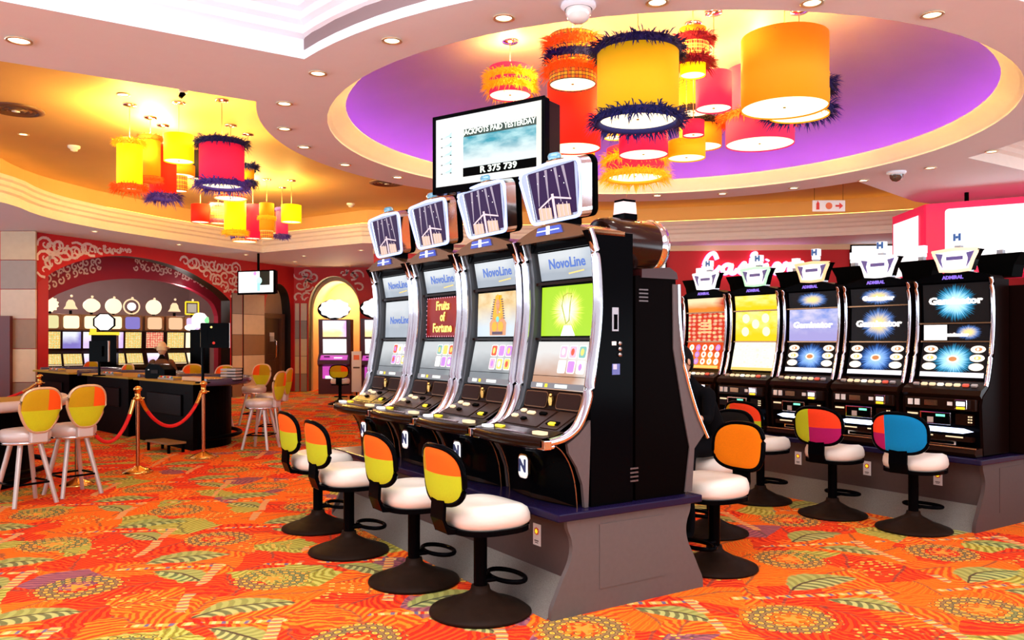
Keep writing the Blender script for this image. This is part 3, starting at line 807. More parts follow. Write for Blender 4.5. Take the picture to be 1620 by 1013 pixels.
FE = dict(navy=mat('feather_navy', (.012, .015, .16), .8), orange=mat('feather_orange', (.95, .14, .01), .8, em=(.9, .12, .0), es=.25), yellow=mat('feather_yellow', (1, .52, .02), .8, em=(1, .5, .0), es=.3),
          violet=mat('feather_violet', (.09, .05, .40), .8), crimson=mat('feather_crimson', (.35, .005, .03), .8), black=mat('feather_black', (.02, .008, .012), .8), red=mat('feather_red', (.8, .06, .01), .8), pink=mat('feather_pink', (.8, .25, .4), .8))
DIFF = emi('pendant_diffuser', (1, .84, .52), 1.9)
CABLE = mat('pendant_cable', (.25, .12, .05), .5)
CANOPY = mat('canopy_chrome', (.55, .45, .55), .15, 1)
pend_n = [0]
def pendant(label, xc, yt, yb, wpx, Y, color, feathers=(), group='pendant lamps clustered under the violet dome', bulb=60, tiers=(), cable_dx=0):
    """yt / yb: photo rows of the shade's top and bottom rims' centre; feathers: (row, colour, length factor)"""
    x = (xc-CX)/F_PX*Y; R = wpx/2/F_PX*Y; zt_ = CZ-(yt-HY)*Y/F_PX; zb_ = CZ-(yb-HY)*Y/F_PX; h = zt_-zb_
    r_ = (Vector((x, Y))-DC).length
    zc = dome_z(r_) if r_ < 3.9 else ZU
    t = thing('pendant_lamp', label, 'pendant lamp', (x, Y, zb_), 0, group)
    b = MB(); b.lathe([(R-.006, h), (R, h), (R, 0), (R-.006, 0), (R-.006, h)], SH[color], 48); shd = b.build('lamp_shade', t)
    b = MB(); b.disc((0, 0, .012), R-.008, DIFF, 40); b.lathe([(.0, .008), (.012, .006), (.012, .012)], GOLD, 10); b.build('diffuser', shd)
    b = MB(); b.tube([(0, 0, h-.03), (0, 0, zc-zb_)], .005, CABLE, 6)
    for k in range(3): a = k*2*PI/3; b.tube([(0, 0, h-.03), (R*math.cos(a), R*math.sin(a), h-.03)], .004, CABLE, 5)
    b.build('cable', t)
    b = MB(); b.lathe([(0, zc-zb_), (.085, zc-zb_), (.08, zc-zb_-.02), (.001, zc-zb_-.03)], CANOPY, 20); b.build('canopy', t)
    for i, (yr, fc, k) in enumerate(feathers):
        pend_n[0] += 1
        fb = feather_ring(R+.012, int(420+1200*R), (.075+.075*R)*k, FE[fc], .5, pend_n[0])
        fb.build('feather_trim', shd, (0, 0, CZ-(yr-HY)*Y/F_PX-zb_))
    for (y0, y1, w2, c2) in tiers:
        r2 = w2/2/F_PX*Y; a0 = CZ-(y0-HY)*Y/F_PX-zb_; a1 = CZ-(y1-HY)*Y/F_PX-zb_
        b = MB(); b.lathe([(r2-.005, a0), (r2, a0), (r2, a1), (r2-.005, a1), (r2-.005, a0)], SH[c2], 40)
        if w2 < wpx and y1 > yb: b.disc((0, 0, a1+.01), r2-.006, DIFF, 30)
        b.build('shade_tier', t)
    if bulb: point((0, 0, h+.10), bulb*(1.3 if Y < 9.9 else 1.7), (1, .66, .16), .06, t)
    return t
P_ = pendant
P_('raspberry drum pendant with two yellow feather rings behind the television', 807, 108, 152, 66, 8.6, 'pink', [(122, 'yellow', 1.0), (139, 'yellow', 1.0)])
P_('orange plaid drum pendant ringed by orange and navy feathers', 906, 58, 135, 74, 7.5, 'plaid', [(72, 'orange', 1.1), (92, 'navy', .9), (112, 'orange', 1.1)])
P_('tall plain scarlet drum pendant behind the television edge', 908, 132, 236, 84, 8.4, 'red')
P_('low yellow pendant just showing under the tall scarlet one', 910, 228, 250, 62, 9.3, 'gold', bulb=8)
P_('large yellow drum pendant with navy feather rings top and bottom', 1009, 78, 191, 128, 7.0, 'yellow', [(80, 'navy', .9), (190, 'navy', 1.15)])
P_('red plaid pendant with crimson feathers and small yellow base', 1096, 62, 100, 50, 7.3, 'plaidred', [(64, 'crimson', .9), (99, 'crimson', 1.0)], tiers=((46, 62, 42, 'gold'), (100, 120, 40, 'lemon')))
P_('narrow pink drum pendant left of the big orange-yellow one', 1129, 117, 173, 56, 7.9, 'pink')
P_('wide raspberry drum pendant with an orange feather ring, below the orange-yellow one', 1202, 112, 229, 105, 8.7, 'pink', [(186, 'orange', 1.1)])
P_('largest plain orange-yellow drum pendant at the right of the cluster', 1241, 60, 172, 133, 6.9, 'gold', bulb=24)
P_('yellow pendant with navy feathers peeping out behind the largest one', 1264, 120, 184, 92, 7.8, 'yellow', [(140, 'navy', 1.2), (176, 'navy', 1.2)])
P_('red drum pendant hanging under the navy-feathered yellow one', 1018, 196, 246, 77, 8.5, 'hotred')
P_('small plain yellow drum pendant at the bottom middle of the cluster', 1086, 224, 251, 59, 8.6, 'yellow', bulb=9)
P_('orange-red pendant with black feathers at the lower right middle', 1108, 192, 233, 66, 9.5, 'orange', [(196, 'black', 1.0)])
P_('small salmon pendant tucked above the plain yellow one', 1097, 192, 215, 34, 8.2, 'hotred', bulb=0)
P_('lowest pendant with two shaggy yellow feather rings', 1005, 236, 281, 90, 9.5, 'hotred', [(254, 'yellow', 1.1), (279, 'yellow', 1.25)])
P_('small olive pendant behind the navy feather ring', 973, 180, 219, 34, 9.6, 'olive', bulb=6)
P_('gold patterned pendant with black feathers in the middle', 1098, 125, 180, 50, 9.1, 'goldpat', [(176, 'black', .8)])
G2 = 'pendant lamps in the nearer left cluster'
P_('yellow drum pendant with yellow and orange feathers, leftmost', 205, 226, 298, 38, 10.4, 'lemon', [(226, 'yellow', .8), (297, 'orange', 1.1)], G2)
P_('leaning-tall golden pendant with thin orange feather rims', 238, 219, 284, 30, 11.0, 'gold', [(219, 'orange', .55), (284, 'orange', .5)], G2)
P_('plain lemon drum pendant in the left cluster', 283, 214, 256, 45, 10.3, 'lemon', (), G2, 18)
P_('red pendant ending in a violet feather ring', 258, 232, 311, 40, 11.4, 'red', [(312, 'violet', 1.3)], G2)
P_('tiered orange and plaid pendant below the plain lemon one', 284, 262, 279, 46, 12.4, 'orange', (), G2, 9, ((279, 303, 24, 'plaid'),))
P_('black drum pendant half hidden beside the red one', 314, 234, 284, 26, 13.0, 'dark', (), G2, 8)
P_('big scarlet drum pendant with navy feather rings', 351, 226, 294, 68, 10.2, 'hotred', [(227, 'navy', 1.0), (293, 'violet', 1.2)], G2, 22)
P_('wide red plaid pendant under the big scarlet one', 365, 290, 315, 50, 11.4, 'plaidred', (), G2, 9)
P_('small gold pendant with navy feathers right of the big scarlet one', 392, 264, 288, 20, 11.9, 'gold', [(264, 'navy', 1.2), (290, 'navy', 1.1)], G2, 8)
G3 = 'pendant lamps in the farther left cluster'
P_('plain red drum pendant, leftmost of the farther cluster', 317, 324, 352, 28, 15.4, 'red', (), G3)
P_('plaid pendant with pink feather rings in the farther cluster', 345, 324, 354, 22, 15.8, 'plaidred', [(325, 'pink', .6), (350, 'pink', .6)], G3, 8)
P_('yellow pendant ending in yellow feathers in the farther cluster', 372, 318, 368, 33, 15.2, 'lemon', [(368, 'yellow', .8)], G3)
P_('red pendant with a white-rimmed base in the farther cluster', 400, 324, 378, 24, 15.6, 'hotred', (), G3)
P_('low wide pendant with a black and white feather base', 387, 372, 383, 37, 16.2, 'plaidred', [(376, 'violet', .4)], G3, 6)
P_('golden pendant with yellow feathers down its side in the farther cluster', 422, 322, 366, 23, 15.2, 'gold', [(345, 'yellow', .5)], G3, 10, ((366, 378, 20, 'plaid'),))
P_('pink pendant with violet feather ring in the farther cluster', 446, 330, 375, 19, 16.0, 'pink', [(332, 'violet', .5), (374, 'violet', .8)], G3, 8)
P_('plain lemon drum pendant, rightmost of the farther cluster', 461, 325, 352, 31, 15.3, 'lemon', (), G3, 14)
# ------------------------------------------------------------------ machines on the near island (local: front = -y, x across, y = depth)
def SHF(L): return [(y_-.06*min(1, max(0, (z_-1.02)/.35)), z_) for y_, z_ in L]
BEZ = SHF([(.40, 2.13), (.435, 2.03), (.455, 1.90), (.462, 1.72), (.45, 1.56), (.425, 1.40), (.385, 1.26), (.33, 1.13), (.25, 1.02), (.16, .965), (.06, .945)])
BEZM = mat('chrome_trim', (.74, .72, .78), .10, 1, bump=.12, bscale=6)
CHEEK = mat('grey_cheek', (.05, .055, .06), .35)
LEDB = emi('blue_white_led', (.45, .55, 1), 1.8)
SYM = [emi('sym_red', (.8, .1, .05), .8), emi('sym_gold', (.95, .65, .15), .9), emi('sym_violet', (.55, .25, .75), .9), emi('sym_white', (.85, .95, .85), 1.0), emi('sym_teal', (.2, .5, .45), .8), emi('sym_pink', (.9, .45, .6), .9)]
LOGO = emi('logo_blue', (.06, .17, .62), .7)
BTN = emi('button_cream', (1, .75, .45), .9); BTY = emi('button_yellow', (1, .75, .02), .9)
SCR = dict(grey=art('screen_silver', 'grad', ((.50, .56, .64), (.88, .92, .96), (.62, .70, .80)), .85),
           reel=art('screen_reel', 'grad', ((.30, .33, .36), (.80, .84, .86), (.55, .58, .60)), .85), reelw=art('screen_reel_warm', 'grad', ((.65, .35, .22), (.92, .90, .88), (.95, .90, .85)), .95),
           fruit=art('screen_fruit', 'grad', ((.33, .0, .0), (.42, .03, .02), (.5, .02, .01)), .9), sand=art('screen_sand', 'cloud', ((.85, .55, .22), (1, .82, .50), (.75, .85, .95)), 1.0),
           green=art('screen_green', 'burst', ((1, 1, .80), (.85, .92, .10), (.42, .72, .02)), 1.15))
def lerp_prof(prof, z):
    for i in range(len(prof)-1):
        (y0, z0), (y1, z1) = prof[i], prof[i+1]
        if z1 <= z <= z0: t = (z0-z)/(z0-z1); return y0+(y1-y0)*t
    return prof[-1][0]
def screen(name, root, prof, x0, x1, m, extra=None):
    b = MB(); b.sheet(prof, x0, x1, m)
    if extra: extra(b)
    return b.build(name, root)
def on_plane(prof, u, v):
    """matrix for a point at u in [0,1] across and v in [0,1] down a 2-point (y,z) profile"""
    (y0, z0), (y1, z1) = prof[0], prof[-1]
    y = y0+(y1-y0)*v; z = z0+(z1-z0)*v; a = math.atan2(y1-y0, z0-z1)
    return y, z, Matrix.Rotation(a, 4, 'X')
def n_badge(b, y, z, s=1, face=W_E, letter=None):
    b.prism(rrect(.10*s, .14*s, .03*s, 4, 0, z), y-.012, y+.004, CHROME, 'y')
    b.prism(rrect(.082*s, .12*s, .025*s, 4, 0, z), y-.016, y-.011, face, 'y')
    b.text('N', .10*s, letter or mat('badge_navy', (.02, .05, .2), .5), (0, y-.019, z), depth=.002, bold=.004)
def stage_picture(b, y, xo, zo, s):
    """sunbeams above a little lit bandstand"""
    for dx, a in ((-.14, .10), (-.05, .05), (.06, -.04), (.14, -.08)):
        b.quad([(xo+dx*s-.004, y, zo-.05*s), (xo+dx*s+.004, y, zo-.05*s), (xo+(dx+a*.3)*s+.012*s, y, zo+.13*s), (xo+(dx+a*.3)*s-.012*s, y, zo+.13*s)], MATS['beam_glow'])
    for dx in (-.105, .06):
        b.quad([(xo+dx*s-.045*s, y-.001, zo-.13*s), (xo+dx*s+.07*s, y-.001, zo-.13*s), (xo+dx*s+.07*s, y-.001, zo-.07*s), (xo+dx*s-.045*s, y-.001, zo-.06*s)], MATS['stage_cream'])
    b.box((xo-.005*s, y-.002, zo-.065*s), (.02*s, .002, .13*s), MATS['stage_pale'])
    for q in (-.12, -.08, -.045, .04, .075, .11): b.box((xo+q*s, y-.0035, zo-.09*s), (.004*s, .002, .07*s), MATS['stage_pale'])
    b.prism([(xo-.14*s, zo-.060*s), (xo-.01*s, zo-.012*s), (xo+.15*s, zo-.042*s), (xo+.15*s, zo-.050*s), (xo-.01*s, zo-.022*s), (xo-.14*s, zo-.069*s)], y-.004, y-.002, MATS['stage_pale'], 'y')
    for q in ((-.12, .07), (-.05, .10), (.02, .12), (.08, .08), (.11, .04)): b.disc((xo+q[0]*s, y-.003, zo+q[1]*s), .004, W_E, 6, plane='y')
emi('beam_glow', (.35, .28, .38), .7); emi('stage_cream', (.75, .52, .36), .7); emi('stage_pale', (.85, .62, .68), .8)
DARKPIC = mat('dark_picture', (.01, .003, .02), .3, em=(.05, .012, .09), es=.5, spec=.03)
STRUNK = (-.27, .27)
def novo(label, pic, logo_mid=False):
    R_ = thing('slot_machine', label, 'slot machine', group='slot machines on the near island, front row')
    # cabinet
    side = SHF([(.36, 2.12), (.43, 2.0), (.455, 1.85), (.462, 1.66), (.44, 1.45), (.40, 1.28), (.345, 1.13), (.335, 1.05), (.335, .57)])+[(.64, .57), (.64, 2.12)]
    fill = SHF([(.52, 2.12), (.52, 1.55), (.50, 1.30), (.42, 1.18), (.36, 1.05), (.36, .57)])+[(.64, .57), (.64, 2.12)]
    b = MB()
    b.prism(fill, -.33, .33, BLACK)
    for s_ in (-1, 1): b.prism(side, s_*.37, s_*.33, BLACK)
    b.build('cabinet', R_)
    b = MB()
    cheek = [(p[0]+.01, p[1]) for p in BEZ[:9]]+[(.36, .97)]+SHF([(.40, 1.12), (.47, 1.26), (.53, 1.5), (.54, 2.1)])
    for s_ in (-1, 1): b = MB(); b.prism(cheek, s_*.33, s_*.295, CHEEK); b.build('cheek', R_)
    for s_ in (-1, 1):
        b = MB()
        cpts = [(s_*.352, y_-.005, z_) for y_, z_ in smooth_arch(BEZ, 6)]
        b.tube(cpts, [.024+.008*math.sin(PI*i/len(cpts)) for i in range(len(cpts))], BEZM, 10, flat=1.0)
        b.build('chrome_trim', R_)
    # side skirt and belly
    b = MB()
    sk = [(.335, 1.06), (.25, .98), (.17, .93), (.18, .88), (.235, .80), (.275, .70), (.29, .57), (.315, .57)]
    for s_ in (-1, 1): b = MB(); b.prism(sk, s_*.368, s_*.345, GREYT); b.build('side_skirt', R_)
    b = MB()
    belly = [(.10, .93), (.155, .89), (.21, .81), (.245, .70), (.26, .565)]
    b.sheet(belly, -.345, .345, BLACK, bulge=lambda t: -.05*math.sin(PI*t), nx=10)
    b.sheet([(.26, .60), (.258, .575)], -.34, .34, DKBROWN, bulge=lambda t: -.055*math.sin(PI*t), nx=10)
    b.build('belly_door', R_)
    b = MB()
    for s_ in (-1, 1): b = MB(); b.tube([(s_*.345, y_-.006, z_) for y_, z_ in smooth_arch(belly, 5)], .004, BRONZE, 6); b.build('belly_trim', R_)
    b = MB(); n_badge(b, .135, .77); b.build('badge', R_)
    # deck
    b = MB()
    bul = lambda t: -.045*math.sin(PI*t)
    b.sheet(SHF([(.38, 1.20), (.335, 1.09)]), -.31, .31, DKBROWN); b.sheet(SHF([(.335, 1.09), (.15, .995)]), -.31, .31, DKBROWN, bulge=None, nx=1)
    b.sheet([(.16, .998), (.08, .975), (.015, .972), (0, .955), (.0, .925), (.03, .905), (.12, .90)], -.35, .35, DKBROWN, bulge=bul, nx=12)
    deck = b.build('button_deck', R_)
    mat('speaker_brown', (.020, .007, .005), .35, spec=.08)
    y_, z_, Mx = on_plane(SHF([(.38, 1.20), (.335, 1.09)]), 0, .5)
    for x0 in (-.165, .165):
        b = MB(); b.M = Matrix.Translation((x0, y_-.006, z_)) @ Mx; b.prism(rrect(.235, .10, .02, 3), -.003, .003, BRONZE, 'y'); b.prism(rrect(.222, .088, .018, 3), -.006, .0, MATS['speaker_brown'], 'y')
        b.build('speaker', deck)
    b = MB(); b.M = Matrix.Translation((0, y_-.014, z_)); b.prism([(-.012, -.03), (.012, -.03), (.02, .0), (.008, .035), (-.012, .03), (-.02, .0)], -.006, .006, GOLD, 'y'); b.ball((.004, -.004, .03), .012, GOLD, 10); b.build('emblem', deck)
    y_, z_, Mx = on_plane(SHF([(.335, 1.09), (.15, .995)]), 0, .5)
    DK = Matrix.Translation((0, y_, z_)) @ Mx
    for x0, w_ in ((-.20, .36), (.19, .17)): b = MB(); b.M = DK; b.prism(rrect(w_, .17, .012, 3, x0 if x0 > 0 else -.10, 0), -.004, .002, mat('deck_panel', (.028, .011, .007), .3, spec=.08), 'y'); b.build('deck_panel', deck)
    b = MB(); b.M = DK
    b.prism([(.14, -.02), (.24, -.02), (.25, -.05), (.13, -.05)], -.01, -.003, MATTE, 'y')
    b.build('joystick_plate', deck)
    for x0, dz, w_, m in ((-.22, .05, .05, BTN), (-.12, .035, .075, BTN), (-.24, -.01, .06, BTN), (.0, .04, .07, MATTE), (.19, -.045, .06, BTY), (-.12, -.03, .05, MATTE)):
        b = MB(); b.M = DK; b.prism(rrect(w_, .024, .008, 3, x0, dz), -.014, -.003, m, 'y'); b.build('button', deck)
    b = MB(); b.M = Matrix.Translation((0, .09, .985)); b.prism(rrect(.085, .03, .01, 3, -.20, 0), -.002, .012, BTY, 'z'); b.build('button', deck)
    b = MB(); b.M = Matrix.Translation((0, .055, .981)); b.prism(rrect(.085, .05, .02, 3, -.285, 0), -.002, .012, W_E, 'z'); b.build('button', deck)
    b = MB(); b.M = Matrix.Translation((0, .075, .982)); b.prism(rrect(.11, .05, .02, 3, .24, 0), -.002, .014, BTN, 'z'); b.build('button', deck)
    b = MB(); b.box((-.02, .065, .979), (.30, .04, .006), mat('brushed_plate', (.35, .25, .28), .25, .9)); b.build('card_plate', deck)
    for s_ in (-1, 1): b = MB(); b.box((s_*.345, .03, .935), (.07, .05, .05), CHROME); b.ball((s_*.355, .075, .925), .018, CHROME, 8); b.build('corner_cap', deck, bevel=.008)
    # screens
    sx0, sx1 = STRUNK
    top = SHF([(.475, 2.045), (.505, 1.875)]); mid = SHF([(.51, 1.835), (.50, 1.53)]); low = SHF([(.485, 1.495), (.395, 1.205)])
    def ex_top(b):
        y_, z_, Mx = on_plane(top, 0, .45)
        b.text('NovoLine', .085, LOGO, (.02, y_-.006, z_), Mx, .001, .002, width=.36)
        y_, z_, Mx = on_plane(top, 0, .8); b.M = Matrix.Translation((.10, y_-.006, z_)) @ Mx; b.prism([(-.07, -.008), (.08, .004), (.08, .012), (-.07, .0)], -.001, .001, SYM[1], 'y')
    screen('top_screen', R_, top, sx0, sx1, SCR['grey'], ex_top)
    def ex_mid(b):
        y_, z_, Mx = on_plane(mid, 0, .5); Tm = Matrix.Translation((0, y_-.006, z_)) @ Mx; b.M = Tm
        if pic == 'logo':
            b.text('NovoLine', .085, LOGO, (.02, 0, -.01), None, .001, .002, width=.36)
        elif pic == 'fruits':
            for i in range(15):
                for zz in (-.148, .148): b.disc((-.255+i*.0365, -.002, zz), .006, SYM[5], 6, plane='y')
            for i in range(8):
                for xx in (-.262, .262): b.disc((xx, -.002, -.13+i*.037), .006, SYM[5], 6, plane='y')
            for tx, zz in (('Fruits', .085), ('of', .0), ('Fortune', -.085)): b.text(tx.upper() if 0 else tx, .095, emi('gold_letters', (1, .75, .15), 1.1), (0, -.003, zz), None, .001, .003)
        elif pic == 'queen':
            F = lambda n, c, e=.9: emi(n, c, e)
            skin = F('pic_skin', (.70, .32, .14), .75); hd = F('pic_headdress', (.85, .45, .0), .75); dk = F('pic_dark', (.10, .05, .10), .6); tl = F('pic_teal', (.15, .65, .60))
            b.prism([(-.02, .13), (.05, .13), (.075, .07), (.085, -.03), (.055, -.04), (.04, .02), (-.01, .02), (-.025, -.04), (-.055, -.03), (-.045, .07)], -.004, -.001, hd, 'y')
            for i in range(9):
                zz = .10-.016*i; k = .048+.0042*i
                for s_ in (-1, 1): b.box((.015+s_*k, -.006, zz), (.022, .002, .007), dk)
            b.disc((.015, -.008, .065), .026, skin, 16, ry=.037, plane='y'); b.box((.015, -.007, .02), (.022, .002, .04), skin)
            b.disc((.015, -.010, .118), .018, hd, 10, plane='y')
            for s_ in (-1, 1): b.disc((.015+s_*.010, -.0095, .072), .004, dk, 6, ry=.002, plane='y')
            b.box((.015, -.0095, .048), (.012, .001, .003), SYM[0])
            b.prism([(-.035, -.01), (.065, -.01), (.12, -.06), (.115, -.145), (-.085, -.145), (-.09, -.06)], -.004, -.002, skin, 'y')
            b.disc((.015, -.006, -.015), .05, hd, 18, ry=.028, plane='y'); b.disc((.015, -.007, -.035), .02, tl, 10, plane='y')
            for s_ in (-1, 1): b.disc((.015+s_*.04, -.006, -.085), .034, hd, 14, plane='y')
            b.box((.015, -.007, -.13), (.13, .001, .02), dk)
        elif pic == 'clover':
            dk = emi('pic_sketch', (.45, .50, .05), .8); wh = emi('pic_glow', (1, 1, .95), 1.6)
            pts = [(-.03, .09), (-.045, .03), (-.02, -.03), (.0, -.08), (.03, -.06), (.035, .0), (.04, .05), (.05, .09)]
            b.tube([(x_, -.003, z2) for x_, z2 in pts], .0035, dk, 5); b.tube([(-.03, -.003, .09), (.01, -.003, .105), (.05, -.003, .10)], .0035, dk, 5)
            b.prism([(-.02, -.09), (.05, -.09), (.09, -.152), (-.05, -.152)], -.003, -.001, wh, 'y')
    screen('main_screen', R_, mid, sx0, sx1, SCR[{'logo': 'grey', 'fruits': 'fruit', 'queen': 'sand', 'clover': 'green'}[pic]], ex_mid)
    rnd = random.Random(len(label))
    def ex_low(b):
        y_, z_, Mx = on_plane(low, 0, .5); b.M = Matrix.Translation((0, y_-.005, z_)) @ Mx
        for r in range(2):
            for c_ in range(3):
                cx, cz = .02+c_*.092, .085-r*.090; m = SYM[rnd.randrange(6)]
                b.prism(rrect(.076, .080, .01, 2, cx, cz), -.003, -.001, emi('tile_back', (.93, .88, .86), .95), 'y')
                b.prism(rrect(.062, .068, .01, 2, cx, cz), -.0045, -.0025, m, 'y')
                b.disc((cx, -.006, cz), .017, SYM[rnd.randrange(4)], 10, ry=.022, plane='y')
        b.box((0, -.003, -.065), (.52, .003, .003), MATTE)
        b.box((0, -.003, -.125), (.53, .003, .035), mat('info_strip', (.05, .05, .06), .3, em=(.30, .30, .32), es=.6))
        b.box((-.10, -.006, -.125), (.025, .003, .022), BTY); b.box((-.17, -.006, -.125), (.06, .003, .022), SYM[3]); b.box((.05, -.006, -.125), (.12, .003, .02), SYM[3])
    screen('reel_screen', R_, low, sx0, sx1, SCR['reelw' if pic == 'clover' else 'reel'], ex_low)
    for (ya, za), w_ in (((.44, 1.855), .035), ((.432, 1.512), .03)): b = MB(); b.box((0, ya-.008, za), (.60, .02, w_*.5), DKBROWN); b.build('screen_divider', R_)
    b = MB(); b.box((0, .395, 2.085), (.60, .03, .07), BLACK); b.build('top_bar', R_)
    # crown
    b = MB()
    cr = [(-.37+.74*i/16, 2.125+.075*math.sin(PI*i/16)) for i in range(17)]
    b.prism([(-.37, 2.10)]+cr+[(.37, 2.10)], .315, .58, BRONZE, 'y', True)
    crown = b.build('crown', R_)
    b = MB(); b.M = Matrix.Translation((0, .308, 2.155))
    b.prism([(-.13, -.02), (.13, -.02), (.11, .025), (-.11, .025)], -.006, .006, emi('crown_blue', (.05, .10, .6), .7), 'y'); b.box((0, -.008, .003), (.03, .006, .05), W_E); b.box((0, -.008, .002), (.22, .005, .006), SYM[3])
    b.build('crown_emblem', crown)
    # tilted sign on a neck
    b = MB(); b.box((.02, .43, 2.20), (.14, .12, .10), BLACK); b.build('sign_neck', R_, bevel=.01)
    Ms = Matrix.Translation((.0, .35, 2.385)) @ Matrix.Rotation(math.radians(11), 4, 'X')
    def trap(k, r=.05):
        out = []
        for cx_, cz_, a0 in ((.315, .170, 0), (-.315, .170, PI/2), (-.262, -.170, PI), (.262, -.170, 1.5*PI)):
            cx_ *= k; cz_ *= k; rr_ = r*k; ux = cx_-math.copysign(rr_, cx_); uz = cz_-math.copysign(rr_, cz_)
            out += [(ux+rr_*math.cos(a0+PI/2*i/4), uz+rr_*math.sin(a0+PI/2*i/4)) for i in range(5)]
            if a0 == 0: out.append((0, .182*k))
        return out
    b = MB(); b.M = Ms; b.prism(trap(1.0), -.02, .055, CHROME, 'y'); b.prism(trap(1.0), .055, .10, BLACK, 'y'); b.prism(trap(1.03), .07, .09, MATTE, 'y'); sbx = b.build('sign_box', R_, bevel=.008)
    b = MB(); b.M = Ms
    tp = trap(.955); b.tube([(x_, -.026, z_) for x_, z_ in tp], .010, LEDB, 8, True)
    b.build('sign_led_border', sbx)
    b = MB(); b.M = Ms; b.prism(trap(.90), -.026, -.02, mat('sign_silver', (.25, .25, .32), .3, .8), 'y')
    b.prism([(-.175, -.138), (.215, -.138), (.255, .145), (-.20, .145)], -.030, -.024, DARKPIC, 'y'); stage_picture(b, -.032, .025, -.005, 1.12)
    b.tube([(-.20, -.03, -.145), (-.215, -.03, .14)], .005, CHROME, 6)
    b.build('sign_face', sbx)
    b = MB(); b.M = Ms; b.box((0, .04, .188), (.10, .07, .02), BRONZE); b.build('beacon_base', R_, bevel=.006)
    b = MB(); b.M = Ms; b.lathe([(.04, .197), (.042, .22), (.03, .235), (.001, .237)], mat('beacon_blue', (.10, .28, .40), .15, coat=1), 16, (0, .04, 0)); b.build('beacon', R_)
    return R_
def place(o, O, u, v, rz, z=0): o.location = ISL(O, u, v, z); o.rotation_euler.z = rz
specs = [('nearest slot machine of the front row, showing a bright green screen', 'clover'),
         ('second slot machine from the near end, showing an Egyptian queen picture', 'queen'),
         ('third slot machine, showing a red Fruits of Fortune screen', 'fruits'),
         ('farthest slot machine of the front row with blue-grey logo screens', 'logo')]
PITCH1 = .79
for k, (lb, pic) in enumerate(specs):
    o = novo(lb, pic); place(o, O1, 0, .04+.37+PITCH1*k, RF, .002)
# ---- rear machines of the near island, only their sides and backs show
def rear_machine(label, near=False):
    R_ = thing('slot_machine', label, 'slot machine')
    b = MB()
    side = [(.20, 1.87), (.20, 1.45), (.13, 1.20), (.06, .95), (.06, .86), (.12, .57), (.52, .57), (.52, 1.88), (.23, 1.90)]
    b.prism(side, -.35, .35, mat('near_black_brown', (.002, .001, .001), .35, spec=.01)); b.build('cabinet', R_)
    for s_ in (-1, 1):
        b = MB(); b.prism([(.19, 1.84), (.23, 1.84), (.225, 1.45), (.14, 1.05), (.09, .85), (.13, .58), (.07, .58), (.05, .84), (-.04, .93), (.06, 1.1), (.15, 1.4), (.18, 1.6)], s_*.358, s_*.335, GREYT)
        b.build('side_trim', R_)
    for s_ in (-1, 1): b = MB(); b.tube([(s_*.362, y_, z_) for y_, z_ in smooth_arch([(.185, 1.84), (.175, 1.6), (.14, 1.35), (.05, 1.1), (-.03, .95), (-.06, .90)], 5)], .012, CHROME, 8); b.build('chrome_trim', R_)
    b = MB(); b.sheet([(.19, 1.82), (.17, 1.4)], -.32, .32, SCR['grey']); b.build('main_screen', R_)
    b = MB(); b.sheet([(.165, 1.36), (.09, 1.12)], -.32, .32, SCR['reel']); b.build('reel_screen', R_)
    b = MB(); b.sheet([(.09, 1.10), (-.04, .98), (-.08, .96), (-.08, .92), (.06, .86)], -.35, .35, DKBROWN); b.build('button_deck', R_)
    b = MB(); b.prism([(.19, 1.87), (.48, 1.87), (.48, 1.92), (.26, 1.94), (.20, 1.91)], -.36, .36, mat('burgundy_gloss', (.035, .006, .006), .2)); b.build('crown', R_)
    if near:
        b = MB()
        pass
        for i in range(4): b.box((-.352, .46, 1.80-.022*i), (.004, .07, .008), mat('vent_slot', (.12, .09, .09), .3, .6))
        b.build('vent', R_)
    return R_
o = rear_machine('black slot machine back to back with the nearest green-screen one', True); place(o, (O1[0], O1[1]), 1.19, .04+.36, RB, .002)
rm = o
for k, lb in ((1, 'slot machine on the hidden side, used by the person in black'), (2, 'slot machine on the hidden side, third from the near end'), (3, 'slot machine on the hidden side, farthest')):
    copy_thing(rm, lb, ISL(O1, 1.19, .40+.71*k, .002), RB)
# drum sign on the near rear machine
t = thing('drum_sign', 'glossy dark drum-shaped machine sign with an amber beacon on top', 'machine sign', ISL(O1, .90, .41, 1.98), RB)
AMB = mat('drum_brown', (.02, .005, .003), .15, spec=.25)
b = MB(); b.M = Matrix.Translation((0, 0, .13)) @ Matrix.Rotation(PI/2, 4, 'X') @ Matrix.Rotation(0, 4, 'Z')
b.lathe([(.001, -.17), (.13, -.235), (.155, -.21), (.165, -.14), (.165, .20), (.15, .235), (.001, .24)], AMB, 40)
b.build('drum', t)
b = MB(); b.M = Matrix.Translation((0, 0, .13)) @ Matrix.Rotation(PI/2, 4, 'X'); b.lathe([(.166, .17), (.174, .20), (.165, .235), (.15, .24)], CHROME, 40); b.build('rim', t)
b = MB(); b.M = Matrix.Translation((0, 0, .13)) @ Matrix.Rotation(PI/2, 4, 'X'); b.disc((0, 0, .242), .145, W_E, 30); b.build('lit_face', t)
b = MB(); b.box((0, 0, .305), (.11, .11, .035), BLACK); b.build('beacon_base', t)
b = MB(); b.box((0, 0, -.01), (.10, .20, .06), BLACK); b.build('foot', t)
b = MB(); b.prism([(-.055, .323), (.055, .323), (.045, .40), (-.045, .40)], -.05, .05, mat('beacon_clear', (.8, .6, .55), .15, em=(.75, .55, .6), es=.7), 'y'); b.build('beacon', t, bevel=.008)
b = MB(); b.box((0, 0, .406), (.088, .10, .014), BLACK); b.build('beacon_cap', t)
